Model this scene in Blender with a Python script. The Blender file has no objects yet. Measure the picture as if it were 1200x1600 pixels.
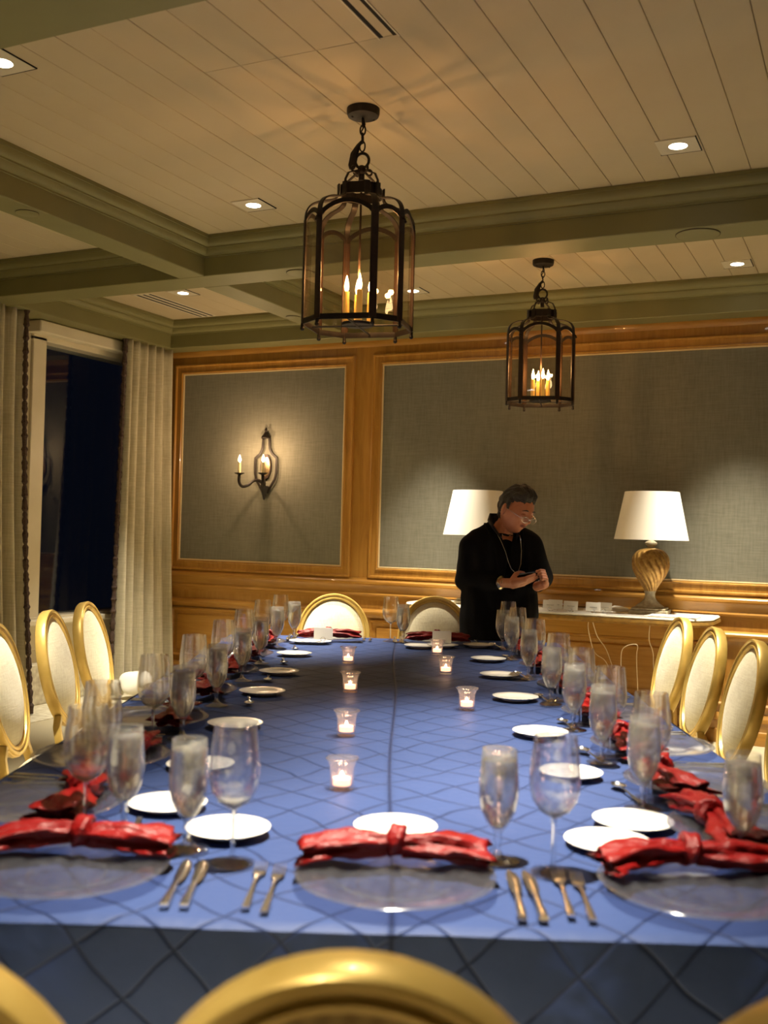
import bpy, bmesh, math, random
from mathutils import Vector, Matrix, Euler
random.seed(7)
PI = math.pi
D = bpy.data
SC = bpy.context.scene
COL = SC.collection
R = math.radians
YR = R(25.4625)              # heading of the camera, left of the room's long axis
TA = R(24.68)                # the table's axis

# ------------------------------------------------------------------ camera, world, exposure
cam_d = D.cameras.new('camera'); cam = D.objects.new('camera', cam_d); COL.objects.link(cam)
cam_d.sensor_fit = 'HORIZONTAL'; cam_d.sensor_width = 24.0; cam_d.lens = 32.4
cam_d.dof.use_dof = True; cam_d.dof.focus_distance = 5.3; cam_d.dof.aperture_fstop = 3.2
cam_d.clip_start = 0.05
_p, _r = R(1.03), R(-1.469)
_rt = Vector((1, 0, 0)); _up = Vector((0, -math.sin(_p), math.cos(_p))); _fw = Vector((0, math.cos(_p), math.sin(_p)))
_rt2 = _rt * math.cos(_r) - _up * math.sin(_r); _up2 = _rt * math.sin(_r) + _up * math.cos(_r)
_m = Matrix((_rt2, _up2, -_fw)).transposed().to_4x4()
cam.matrix_world = Matrix.Translation((0, 0, 1.34)) @ Matrix.Rotation(YR, 4, 'Z') @ _m
SC.camera = cam
w = D.worlds.new('night'); SC.world = w; w.use_nodes = True
w.node_tree.nodes['Background'].inputs[0].default_value = (0.010, 0.014, 0.03, 1)
w.node_tree.nodes['Background'].inputs[1].default_value = 0.25
SC.view_settings.view_transform = 'Standard'; SC.view_settings.look = 'None'
SC.view_settings.exposure = 0.0; SC.view_settings.gamma = 1.0
SC.view_settings.use_curve_mapping = False
SC.cycles.max_bounces = 10; SC.cycles.diffuse_bounces = 4; SC.cycles.glossy_bounces = 4
SC.cycles.transmission_bounces = 8; SC.cycles.transparent_max_bounces = 24
SC.cycles.caustics_reflective = False; SC.cycles.caustics_refractive = False
SC.cycles.sample_clamp_indirect = 6.0
SC.cycles.use_denoising = True
SPOT_W = 300.0               # one recessed downlight
CANDLE_W = 2.2               # one lantern candle bulb
WARM = (1.0, 0.50, 0.17); COOL = (1.0, 0.90, 0.72)

# ------------------------------------------------------------------ materials
def mat(name, col=(.5, .5, .5), rough=.5, metal=0., spec=.5, emit=None, es=0., sheen=0., coat=0., trans=0.):
    m = D.materials.new(name); m.use_nodes = True
    b = m.node_tree.nodes['Principled BSDF']
    b.inputs['Base Color'].default_value = (*col, 1)
    b.inputs['Roughness'].default_value = rough; b.inputs['Metallic'].default_value = metal
    b.inputs['Specular IOR Level'].default_value = spec
    b.inputs['Sheen Weight'].default_value = sheen; b.inputs['Coat Weight'].default_value = coat
    b.inputs['Transmission Weight'].default_value = trans
    if emit: b.inputs['Emission Color'].default_value = (*emit, 1); b.inputs['Emission Strength'].default_value = es
    return m
def N(m, t, **k):
    n = m.node_tree.nodes.new(t)
    for a, v in k.items():
        if a == 'inp':
            for i, x in v.items(): n.inputs[i].default_value = x
        else: setattr(n, a, v)
    return n
def L(m, a, b): m.node_tree.links.new(a, b)
def B(m): return m.node_tree.nodes['Principled BSDF']
def coords(m, scale=(1, 1, 1), rot=(0, 0, 0), kind='Object'):
    tc = N(m, 'ShaderNodeTexCoord'); mp = N(m, 'ShaderNodeMapping')
    mp.inputs['Scale'].default_value = scale; mp.inputs['Rotation'].default_value = rot
    L(m, tc.outputs[kind], mp.inputs[0]); return mp.outputs[0]
def ramp(m, fac, stops):
    r = N(m, 'ShaderNodeValToRGB'); e = r.color_ramp.elements
    while len(e) < len(stops): e.new(.5)
    for i, (p, c) in enumerate(stops): e[i].position = p; e[i].color = (*c, 1)
    L(m, fac, r.inputs[0]); return r.outputs[0]
def noise(m, vec, scale, detail=3, dist=0., rough=.5):
    n = N(m, 'ShaderNodeTexNoise', inp={'Scale': scale, 'Detail': detail, 'Distortion': dist, 'Roughness': rough})
    L(m, vec, n.inputs['Vector']); return n.outputs['Fac']
def bump(m, h, strength=.3, dist=.01):
    b = N(m, 'ShaderNodeBump', inp={'Strength': strength, 'Distance': dist}); L(m, h, b.inputs['Height'])
    L(m, b.outputs[0], B(m).inputs['Normal']); return b
def math_n(m, op, a, b=None, c=None):
    n = N(m, 'ShaderNodeMath', operation=op)
    for i, x in enumerate((a, b, c)):
        if x is None: continue
        if isinstance(x, (int, float)): n.inputs[i].default_value = x
        else: L(m, x, n.inputs[i])
    return n.outputs[0]

def noisy(name, c1, c2, scale, rough, bs=0., bd=.002, stretch=(1, 1, 1), **k):
    m = mat(name, c1, rough, **k)
    v = coords(m, stretch); f = noise(m, v, scale, 4)
    L(m, ramp(m, f, [(.3, c1), (.7, c2)]), B(m).inputs['Base Color'])
    if bs: bump(m, f, bs, bd)
    return m
def wood(name, c1, c2, c3, vertical=True):
    m = mat(name, c1, .33, coat=.25)
    v = coords(m, (5, 5, .55) if vertical else (.55, 5, 5))
    f = noise(m, v, 3.2, 5, 1.4, .6)
    v2 = coords(m, (60, 60, 1.5) if vertical else (1.5, 60, 60)); g = noise(m, v2, 2., 3)
    v3 = coords(m, (1, 1, 1)); kn = noise(m, v3, 1.1, 2)
    mx = math_n(m, 'ADD', math_n(m, 'MULTIPLY', f, .6), math_n(m, 'MULTIPLY', g, .2)); mx = math_n(m, 'ADD', mx, math_n(m, 'MULTIPLY', kn, .2))
    L(m, ramp(m, mx, [(.32, c3), (.5, c1), (.68, c2)]), B(m).inputs['Base Color'])
    bump(m, g, .06, .001); return m
def weave(name, c1, c2, sc=90., bs=.35, rough=.85, sheen=.2, blot=4.):
    m = mat(name, c1, rough, sheen=sheen, spec=.2)
    a = noise(m, coords(m, (sc * .12, sc * .12, sc * 1.6)), 1., 3); b = noise(m, coords(m, (sc, sc, sc * .1)), 1., 3)
    f = math_n(m, 'MULTIPLY', math_n(m, 'ADD', a, b), .5)
    g = noise(m, coords(m), blot, 3)
    h = math_n(m, 'ADD', math_n(m, 'MULTIPLY', f, .75), math_n(m, 'MULTIPLY', g, .25))
    L(m, ramp(m, h, [(.36, c1), (.62, c2)]), B(m).inputs['Base Color'])
    bump(m, f, bs, .002); return m
M = {}
M['ceil'] = noisy('cream_ceiling_paint', (.48, .40, .26), (.52, .44, .29), 3, .6)
M['gap'] = mat('dark_joint', (.10, .08, .05), .9)
M['olive'] = noisy('olive_paint', (.185, .172, .066), (.205, .192, .078), 4, .55)
M['woodv'] = wood('honey_wood_upright', (.42, .205, .036), (.50, .27, .058), (.31, .140, .024), True)
M['woodh'] = wood('honey_wood_level', (.42, .205, .036), (.50, .27, .058), (.31, .140, .024), False)
M['bead'] = mat('cream_bead', (.72, .55, .30), .45)
M['panel'] = weave('grey_woven_wallcovering', (.155, .148, .108), (.210, .202, .155), 85, .2, .8, .1, 2.)
M['cream'] = noisy('cream_wall_paint', (.66, .60, .44), (.72, .66, .50), 3, .6)
M['window'] = noisy('cream_window_paint', (.68, .62, .46), (.74, .68, .52), 5, .45)
M['carpet'] = noisy('pale_carpet', (.38, .33, .21), (.47, .41, .27), 160, .95, .5, .004)
M['stone'] = noisy('pale_veined_stone', (.72, .68, .52), (.44, .38, .26), 26, .5, .3, .003)
M['curtain'] = weave('oatmeal_linen', (.42, .38, .26), (.58, .53, .38), 70, .3, .9, .3, 3.)
M['trimfab'] = noisy('dark_tassel_trim', (.03, .015, .012), (.10, .06, .04), 120, .8, .8, .004)
M['iron'] = noisy('brown_black_iron', (.010, .007, .005), (.020, .013, .009), 40, .5, .2, .001, metal=.3)
M['ironc'] = noisy('glow_tinted_iron', (.026, .014, .009), (.045, .024, .015), 40, .5, .2, .001, metal=.4)  # coppery bulb glow on the lantern iron mixed into the base colour
M['wax'] = mat('candle_wax', (.80, .52, .12), .5, emit=(1., .45, .08), es=.25)
M['waxs'] = mat('ivory_candle_sleeve', (.80, .68, .36), .5, emit=(1., .62, .22), es=.12)
M['flame'] = mat('bulb_flame', (1, .8, .5), .5, emit=(1., .68, .32), es=28.)
M['gold'] = noisy('brushed_gold_paint', (.60, .39, .085), (.74, .51, .14), 14, .36, .12, .001, metal=.35, coat=.2)
M['giltold'] = noisy('worn_gilding', (.52, .30, .06), (.30, .17, .05), 22, .4, .4, .002, metal=.5)
M['uphol'] = weave('ivory_pebbled_fabric', (.72, .63, .41), (.90, .83, .60), 150, .55, .85, .3, 6.)
M['stripe'] = mat('gold_striped_back_fabric', (.5, .3, .07), .5)
_m = M['stripe']; _v = coords(_m, (26, 1, 1)); _w = N(_m, 'ShaderNodeTexWave', inp={'Scale': .5, 'Distortion': 1.}); L(_m, _v, _w.inputs[0])
L(_m, ramp(_m, _w.outputs['Fac'], [(.1, (.40, .25, .06)), (.8, (.55, .36, .10))]), B(_m).inputs['Base Color'])
M['plate'] = mat('white_china', (.86, .83, .76), .18, coat=.3)
M['steel'] = mat('polished_steel', (.84, .87, .92), .20, 1.)
M['red'] = mat('red_satin', (.15, .0025, .0025), .40, spec=.28)
bump(M['red'], noise(M['red'], coords(M['red'], (1, 3, 3)), 45, 4), .8, .006)
M['marble'] = noisy('white_marble_top', (.80, .77, .68), (.70, .66, .56), 9, .25)
M['shade'] = mat('white_linen_lampshade', (.86, .82, .72), .8)
_m = M['shade']; bump(_m, noise(_m, coords(_m, (1, 1, .2)), 300, 2), .15, .001)
M['lampbody'] = noisy('antique_gold_leaf', (.50, .30, .08), (.24, .12, .03), 40, .42, .5, .002, metal=.55)
M['lampbase'] = noisy('weathered_beige_wood', (.46, .40, .27), (.26, .21, .13), 40, .7, .4, .002)
M['paper'] = mat('white_card', (.82, .80, .74), .7)
M['ink'] = mat('grey_ink', (.30, .29, .28), .8)
M['cord'] = mat('pale_cord', (.55, .42, .24), .5)
M['glow_wax'] = mat('tea_light_wax', (.9, .72, .6), .5, emit=(1., .50, .28), es=3.2)  # flame light in the wax imitated by emission of its own
M['tflame'] = mat('tea_light_flame', (1, .8, .6), .5, emit=(1., .72, .45), es=26.)
M['skin'] = noisy('tanned_skin', (.50, .185, .095), (.56, .235, .13), 30, .48, .15, .001)
M['lip'] = mat('lips', (.30, .08, .06), .45)
M['hair'] = noisy('dark_greying_hair', (.009, .006, .0045), (.034, .026, .020), 30, .45, .9, .006, stretch=(1, 6, 6))
M['coat'] = noisy('black_wool_coat', (.0018, .0018, .0026), (.0035, .0035, .0045), 60, .85, .3, .002, spec=.15)
M['shirt'] = mat('black_shirt', (.008, .009, .013), .6, spec=.2)
M['phone'] = mat('black_phone', (.01, .01, .012), .2)
M['silver'] = mat('silver', (.75, .75, .78), .25, 1.)
M['lightdisc'] = mat('downlight_lens', (1, 1, 1), .5, emit=(1., .97, .9), es=22.)
M['whitetrim'] = mat('white_fixture_trim', (.62, .57, .44), .5)
M['black'] = mat('black_slot_and_shadow', (.006, .005, .004), .9)
M['grey'] = mat('grey_paper', (.30, .28, .25), .6)
M['white'] = mat('white_cushion_cotton', (.78, .76, .66), .8)

def thin_glass(name, tint=(1, 1, 1), refl=1., rough=.02, milk=0., milkcol=(.8, .78, .72), ior=1.5, base=.0):
    """thin walled clear glass: mostly lets light straight through, mirrors at grazing angles"""
    m = D.materials.new(name); m.use_nodes = True; nt = m.node_tree; nt.nodes.clear()
    out = N(m, 'ShaderNodeOutputMaterial'); tr = N(m, 'ShaderNodeBsdfTransparent'); tr.inputs[0].default_value = (*tint, 1)
    gl = N(m, 'ShaderNodeBsdfGlossy'); gl.inputs['Roughness'].default_value = rough; gl.inputs[0].default_value = (1, 1, 1, 1)
    fr = N(m, 'ShaderNodeLayerWeight'); fr.inputs[0].default_value = .5
    f = math_n(m, 'ADD', math_n(m, 'MULTIPLY', math_n(m, 'POWER', fr.outputs['Facing'], 3.), .85 * refl), base + .035)
    mx = N(m, 'ShaderNodeMixShader'); L(m, f, mx.inputs[0]); L(m, tr.outputs[0], mx.inputs[1]); L(m, gl.outputs[0], mx.inputs[2])
    last = mx.outputs[0]
    if milk:
        df = N(m, 'ShaderNodeBsdfDiffuse'); df.inputs[0].default_value = (*milkcol, 1)
        tl = N(m, 'ShaderNodeBsdfTranslucent'); tl.inputs[0].default_value = (*milkcol, 1)
        m2 = N(m, 'ShaderNodeMixShader'); m2.inputs[0].default_value = .5; L(m, df.outputs[0], m2.inputs[1]); L(m, tl.outputs[0], m2.inputs[2])
        nz = noise(m, coords(m, (1, 1, .5)), 45, 3)
        m3 = N(m, 'ShaderNodeMixShader'); L(m, math_n(m, 'MULTIPLY', nz, milk * 2), m3.inputs[0]); L(m, last, m3.inputs[1]); L(m, m2.outputs[0], m3.inputs[2]); last = m3.outputs[0]
    L(m, last, out.inputs[0]); return m
def real_glass(name, ior=1.45, rough=.0, clear=.25, milk=0., milkcol=(.8, .78, .7), bm=0., bsc=120):
    m = D.materials.new(name); m.use_nodes = True; m.node_tree.nodes.clear()
    out = N(m, 'ShaderNodeOutputMaterial')
    g = N(m, 'ShaderNodeBsdfGlass', inp={'IOR': ior, 'Roughness': rough}); g.inputs[0].default_value = (1, 1, 1, 1)
    t = N(m, 'ShaderNodeBsdfTransparent'); a = N(m, 'ShaderNodeMixShader'); a.inputs[0].default_value = clear
    L(m, g.outputs[0], a.inputs[1]); L(m, t.outputs[0], a.inputs[2]); last = a.outputs[0]
    if milk:
        d = N(m, 'ShaderNodeBsdfTranslucent'); d.inputs[0].default_value = (*milkcol, 1); e = N(m, 'ShaderNodeBsdfDiffuse'); e.inputs[0].default_value = (*milkcol, 1)
        c = N(m, 'ShaderNodeMixShader'); L(m, d.outputs[0], c.inputs[1]); L(m, e.outputs[0], c.inputs[2])
        b = N(m, 'ShaderNodeMixShader'); nz = noise(m, coords(m, (1, 1, .6)), 38, 3); L(m, math_n(m, 'MULTIPLY', nz, milk * 2), b.inputs[0]); L(m, last, b.inputs[1]); L(m, c.outputs[0], b.inputs[2]); last = b.outputs[0]
    if bm:
        bp = N(m, 'ShaderNodeBump', inp={'Strength': bm, 'Distance': .002}); L(m, noise(m, coords(m), bsc, 2), bp.inputs['Height']); L(m, bp.outputs[0], g.inputs['Normal'])
    L(m, last, out.inputs[0]); return m
M['glass'] = real_glass('clear_drinking_glass', clear=.22)
M['foot'] = real_glass('clear_glass_foot', clear=.55)
M['frost'] = thin_glass('misted_goblet_glass', (.98, .98, .97), 1., .08, .05)
M['pane'] = thin_glass('lantern_pane', (.93, .88, .80), .8, base=.01)
M['night'] = thin_glass('window_pane', (.75, .78, .8), .7)
M['frost'] = thin_glass('frosted_goblet_glass', (.97, .97, .96), 1., .10, .10)
M['charger'] = thin_glass('rippled_clear_glass', (.84, .85, .90), .8, .14, .035, (.75, .75, .80), base=.035)
M['votive'] = thin_glass('votive_glass', (.95, .92, .92), 1.2, .05, .07)
M['water'] = real_glass('iced_water', 1.30, .045, .20, .075, (.90, .82, .64), .45, 60)
def cloth_mat():
    m = mat('navy_pintuck_satin', (.02, .05, .2), .55, spec=.14, sheen=.03)
    b = B(m); b.inputs['Sheen Tint'].default_value = (.45, .55, 1., 1); b.inputs['Sheen Roughness'].default_value = .4
    tc = N(m, 'ShaderNodeTexCoord')
    nz = N(m, 'ShaderNodeTexNoise', inp={'Scale': 3.2, 'Detail': 2.}); L(m, tc.outputs['Object'], nz.inputs['Vector'])
    vm = N(m, 'ShaderNodeVectorMath', operation='MULTIPLY_ADD'); L(m, nz.outputs['Color'], vm.inputs[0]); vm.inputs[1].default_value = (.11, .11, 0); L(m, tc.outputs['Object'], vm.inputs[2])
    sx = N(m, 'ShaderNodeSeparateXYZ'); L(m, vm.outputs[0], sx.inputs[0])
    def fam(ax, ay, az, s):
        q = math_n(m, 'ADD', math_n(m, 'MULTIPLY', sx.outputs[0], ax / s), math_n(m, 'MULTIPLY', sx.outputs[1], ay / s)); q = math_n(m, 'ADD', q, math_n(m, 'MULTIPLY', sx.outputs[2], az / s))
        d = math_n(m, 'MULTIPLY', math_n(m, 'PINGPONG', q, .5), s)     # distance from the nearest tuck
        return math_n(m, 'DIVIDE', 1., math_n(m, 'ADD', 1., math_n(m, 'POWER', math_n(m, 'DIVIDE', d, .0017), 2.)))
    a = fam(.72, .69, .65, .105); c = fam(-.76, .65, .70, .115)
    line = math_n(m, 'MAXIMUM', a, c)
    so = N(m, 'ShaderNodeSeparateXYZ'); L(m, tc.outputs['Object'], so.inputs[0])      # the fold pressed in down the middle
    dx = math_n(m, 'ADD', so.outputs[0], math_n(m, 'MULTIPLY', math_n(m, 'SINE', math_n(m, 'MULTIPLY', so.outputs[1], 3.)), .006))
    fold = math_n(m, 'DIVIDE', 1., math_n(m, 'ADD', 1., math_n(m, 'POWER', math_n(m, 'DIVIDE', math_n(m, 'ABSOLUTE', dx), .0035), 2.)))
    line = math_n(m, 'MAXIMUM', line, fold)
    soft = noise(m, tc.outputs['Object'], 11, 3)
    h = math_n(m, 'ADD', math_n(m, 'MULTIPLY', line, -1.), math_n(m, 'MULTIPLY', soft, 1.6))
    bump(m, h, .65, .005)
    L(m, ramp(m, line, [(.0, (.030, .050, .138)), (.9, (.011, .018, .055))]), b.inputs['Base Color'])  # tucks and middle fold darkened in the colour to imitate crease shade
    return m
M['cloth'] = cloth_mat()

# ------------------------------------------------------------------ mesh helpers
class MB:
    def __init__(s): s.v = []; s.f = []
    def add(s, v, f):
        o = len(s.v); s.v += [tuple(x) for x in v]; s.f += [tuple(i + o for i in q) for q in f]; return s
    def box(s, x0, x1, y0, y1, z0, z1):
        v = [(x, y, z) for z in (z0, z1) for y in (y0, y1) for x in (x0, x1)]
        return s.add(v, [(0, 2, 3, 1), (4, 5, 7, 6), (0, 1, 5, 4), (2, 6, 7, 3), (0, 4, 6, 2), (1, 3, 7, 5)])
    def cbox(s, x0, x1, y0, y1, z0, z1, c=.004):
        """box with chamfered edges"""
        bm = bmesh.new(); bmesh.ops.create_cube(bm, size=1.)
        for v in bm.verts: v.co = Vector((x0 if v.co.x < 0 else x1, y0 if v.co.y < 0 else y1, z0 if v.co.z < 0 else z1))
        bmesh.ops.bevel(bm, geom=bm.edges[:], offset=c, segments=1, affect='EDGES')
        return s.bm(bm)
    def bm(s, bm, mtx=None):
        bm.verts.index_update()
        if mtx: bm.transform(mtx)
        s.add([v.co for v in bm.verts], [[v.index for v in f.verts] for f in bm.faces]); bm.free(); return s
    def lathe(s, prof, n=24, c=(0, 0, 0), cap=False, mod=None):
        v = []; f = []; k = len(prof)
        for j in range(n):
            a = 2 * PI * j / n
            for i, (r, z) in enumerate(prof):
                rr = r * (mod(a, z, i) if mod else 1)
                v.append((c[0] + rr * math.cos(a), c[1] + rr * math.sin(a), c[2] + z))
        for j in range(n):
            j2 = (j + 1) % n
            for i in range(k - 1): f.append((j * k + i, j2 * k + i, j2 * k + i + 1, j * k + i + 1))
        if cap:
            f.append(tuple(j * k for j in range(n))[::-1]); f.append(tuple(j * k + k - 1 for j in range(n)))
        return s.add(v, f)
    def tube(s, pts, r, n=8, closed=False, flat=None, upv=None):
        """tube along points; r float or list; flat=(w,h) ribbon half sizes"""
        pts = [Vector(p) for p in pts]; m = len(pts); rs = r if isinstance(r, (list, tuple)) else [r] * m
        v = []; f = []; up = None
        for i, p in enumerate(pts):
            a = pts[(i - 1) % m] if (closed or i > 0) else p; b = pts[(i + 1) % m] if (closed or i < m - 1) else p
            t = (b - a).normalized()
            if up is None:
                up = Vector(upv) if upv else Vector((0, 0, 1)) if abs(t.z) < .9 else Vector((1, 0, 0))
                x = t.cross(up).normalized()
            else: x = (x - t * x.dot(t)).normalized()
            y = t.cross(x)
            for k in range(n):
                an = 2 * PI * k / n
                if flat:
                    cx_, sy_ = math.cos(an), math.sin(an); q = .5
                    X = flat[0] * math.copysign(abs(cx_) ** q, cx_); Y = flat[1] * math.copysign(abs(sy_) ** q, sy_)
                    v.append(p + x * X * rs[i] + y * Y * rs[i])
                else: v.append(p + (x * math.cos(an) + y * math.sin(an)) * rs[i])
        for i in range(m if closed else m - 1):
            i2 = (i + 1) % m
            for k in range(n): k2 = (k + 1) % n; f.append((i * n + k, i * n + k2, i2 * n + k2, i2 * n + k))
        if not closed: f.append(tuple(range(n))[::-1]); f.append(tuple((m - 1) * n + k for k in range(n)))
        return s.add(v, f)
    def ball(s, c, r, n=12, m=8):
        if not isinstance(r, (tuple, list)): r = (r, r, r)
        bm = bmesh.new(); bmesh.ops.create_uvsphere(bm, u_segments=n, v_segments=m, radius=1)
        for v in bm.verts: v.co = Vector((v.co.x * r[0] + c[0], v.co.y * r[1] + c[1], v.co.z * r[2] + c[2]))
        return s.bm(bm)
    def sweep(s, prof, path, closed=True):
        """profile (out, z) mitred along a level path (list of xy, counter-clockwise inward ring)"""
        P = [Vector(p) for p in path]; m = len(P); k = len(prof); v = []; f = []
        for i, p in enumerate(P):
            d1 = (p - P[i - 1]).normalized() if (closed or i) else None
            d2 = (P[(i + 1) % m] - p).normalized() if (closed or i < m - 1) else None
            d1 = d1 or d2; d2 = d2 or d1
            n1 = Vector((-d1.y, d1.x)); n2 = Vector((-d2.y, d2.x)); nn = (n1 + n2); nn = nn / max(.2, nn.dot(n1))
            for o, z in prof: v.append((p.x + nn.x * o, p.y + nn.y * o, z))
        for i in range(m if closed else m - 1):
            i2 = (i + 1) % m
            for j in range(k - 1): f.append((i * k + j, i2 * k + j, i2 * k + j + 1, i * k + j + 1))
        return s.add(v, f)
    def xf(s, mtx):
        s.v = [tuple(mtx @ Vector(p)) for p in s.v]; return s
    def mesh(s, name, m, smooth=True, angle=35):
        me = D.meshes.new(name); me.from_pydata(s.v, [], s.f); me.validate()
        bm = bmesh.new(); bm.from_mesh(me); bmesh.ops.recalc_face_normals(bm, faces=bm.faces); bm.to_mesh(me); bm.free()
        for x in (m if isinstance(m, (list, tuple)) else [m]): me.materials.append(x)
        if smooth:
            me.shade_smooth(); me.set_sharp_from_angle(angle=R(angle))
        return me
    def obj(s, name, m, parent=None, **k):
        return link(name, s.mesh(name, m, **k), parent)
def link(name, me, parent=None):
    o = D.objects.new(name, me); COL.objects.link(o)
    if parent: o.parent = parent
    return o
def tag(o, label, cat, group=None, kind=None):
    if label: o['label'] = label
    if cat: o['category'] = cat
    if group: o['group'] = group
    if kind: o['kind'] = kind
    return o
def thing(name, label, cat, group=None, loc=(0, 0, 0), rz=0):
    o = D.objects.new(name, None); COL.objects.link(o); o.location = loc; o.rotation_euler = (0, 0, rz)
    o.empty_display_size = .05
    return tag(o, label, cat, group)
def struct(name, mb, m, parent=None, **k):
    o = mb.obj(name, m, parent, **k)
    if not parent: o['kind'] = 'structure'
    return o
def dup(root, label, loc, rz, group=None):
    r = root.copy(); COL.objects.link(r); r.location = loc; r.rotation_euler = (0, 0, rz); r['label'] = label
    if group: r['group'] = group
    for c in list(root.children):
        d = c.copy(); COL.objects.link(d); d.parent = r
        for g in list(c.children):
            e = g.copy(); COL.objects.link(e); e.parent = d
    return r
def smooth(pts, k=5):
    P = [Vector(p) for p in pts]; o = []
    for i in range(len(P) - 1):
        a, b, c, d = P[max(i - 1, 0)], P[i], P[i + 1], P[min(i + 2, len(P) - 1)]
        for q in range(k):
            t = q / k; o.append(.5 * (2 * b + (c - a) * t + (2 * a - 5 * b + 4 * c - d) * t * t + (3 * b - a - 3 * c + d) * t ** 3))
    return o + [P[-1]]
class Kind:
    """first placement moves the prototype, the rest are copies"""
    def __init__(s, root): s.root = root; s.used = False
    def put(s, label, loc, rz, group=None):
        if not s.used:
            s.used = True; o = s.root; o.location = loc; o.rotation_euler = (0, 0, rz); o['label'] = label
            if group: o['group'] = group
            return o
        return dup(s.root, label, loc, rz, group)
def TW(u, v, z=0.):            # table axes to room axes
    return Vector((u * math.cos(TA) - v * math.sin(TA), u * math.sin(TA) + v * math.cos(TA), z))
ORD = ['first', 'second', 'third', 'fourth', 'fifth', 'sixth', 'seventh', 'eighth']

# ------------------------------------------------------------------ room shell
CZ, SZ = 3.03, 2.81            # plank ceiling, beam undersides
XL, XR, YB, YF = -5.6, 2.4, -7.0, 7.2
floor = struct('floor', MB().box(XL - .3, XR + .2, YB - .2, YF + .2, -.1, 0), M['carpet'])
ceiling = struct('ceiling', MB().box(XL - .2, XR + .2, YB - .2, YF + .2, CZ + .014, CZ + .1), M['gap'])
bx = [(-5.33, -3.78), (-3.6, -.18), (0., 2.13)]
by = [(-7., -3.64), (-3.41, -.75), (-.52, 2.13), (2.37, 5.02), (5.26, 6.99)]
# planks, one board each
bm_pl = {}
def plank(x0, x1, y0, y1, k):
    key = (round(x1 - x0, 3), round(y1 - y0, 3))
    if key not in bm_pl:
        g = .0009
        bm_pl[key] = MB().cbox(-key[0] / 2 + g, key[0] / 2 - g, -key[1] / 2 + g / 2, key[1] / 2 - g / 2, 0, .016, .0022).mesh('plank', M['ceil'], smooth=False)
    o = link('plank', bm_pl[key], ceiling); o.location = ((x0 + x1) / 2, (y0 + y1) / 2, CZ + random.uniform(-.0004, .0006)); return o
G0 = -1.34; GW = .159
for bi, (x0, x1) in enumerate(bx):
    for ci, (y0, y1) in enumerate(by):
        if y1 < 1 or bi == 2: # out of the photograph: one joined plank field
            MB().box(x0 - .02, x1 + .02, y0, y1, CZ, CZ + .016).obj('plank_field', M['ceil'], ceiling, smooth=False)['kind'] = 'stuff'; continue
        k = math.floor((x0 - G0) / GW)
        while G0 + k * GW < x1:
            a, b = G0 + k * GW, G0 + (k + 1) * GW; ya, yb = y0 + .02, y1 - .02
            if b > x0 + .03 and a < x1 - .03:
                a = max(a, x0 + .02); b = min(b, x1 - .02)
                if y0 == 2.37 and bi == 1 and -2.4 < a < -1.6:
                    plank(a, b, ya, 3.16, k); plank(a, b, 3.16, yb, k)
                else: plank(a, b, ya, yb, k)
            k += 1
# beams
def beam(x0, x1, y0, y1):
    struct('ceiling_beam', MB().cbox(x0, x1, y0, y1, SZ, CZ + .013, .004), M['olive'], smooth=False)
beam(XL, XR, 6.99, YF + .05); beam(XL, XR, 5.02, 5.26); beam(XL, XR, 2.13, 2.37); beam(XL, XR, -.75, -.52); beam(XL, XR, -3.64, -3.41)
for x0, x1 in ((-5.62, -5.33), (-3.78, -3.6), (-.18, 0.), (2.13, XR)):
    for y0, y1 in by: beam(x0, x1, y0 + .001, y1 - .001)
# crown mouldings round every coffer
CP = [(0, 2.918), (.010, 2.918), (.010, 2.926), (.020, 2.930), (.030, 2.940), (.036, 2.952), (.040, 2.960), (.047, 2.960), (.047, 2.968),
      (.055, 2.973), (.064, 2.984), (.069, 2.998), (.071, 3.010), (.078, 3.010), (.078, 3.0295)]
n = 0
for x0, x1 in bx:
    for y0, y1 in by:
        n += 1
        struct('trim_%d' % n, MB().sweep(CP, [(x0, y0), (x1, y0), (x1, y1), (x0, y1)]), M['olive'], angle=50)
# back wall: boards, frames, woven panels, rails
wb = struct('wall_back', MB().box(XL - .2, XR + .2, YF, YF + .2, 0, CZ), M['woodv'], smooth=False)
def frame(mb, x0, x1, z0, z1, prof, Y=YF):
    """mitred picture-frame moulding standing on the wall; prof = (in from outer edge, out of the wall)"""
    k = len(prof); v = []; f = []
    for (sx, sz, x, z) in ((1, 1, x0, z0), (-1, 1, x1, z0), (-1, -1, x1, z1), (1, -1, x0, z1)):
        for a, o in prof: v.append((x + sx * a, Y - o, z + sz * a))
    for i in range(4):
        for j in range(k - 1): f.append((i * k + j, ((i + 1) % 4) * k + j, ((i + 1) % 4) * k + j + 1, i * k + j + 1))
    mb.add(v, f)
FP = [(0, 0), (0, .020), (.008, .026), (.016, .024), (.022, .012), (.060, .012), (.064, .020), (.072, .022), (.078, .014), (.080, .004)]
BP = [(0, .004), (0, .012), (.004, .014), (.010, .012), (.011, .002)]
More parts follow.
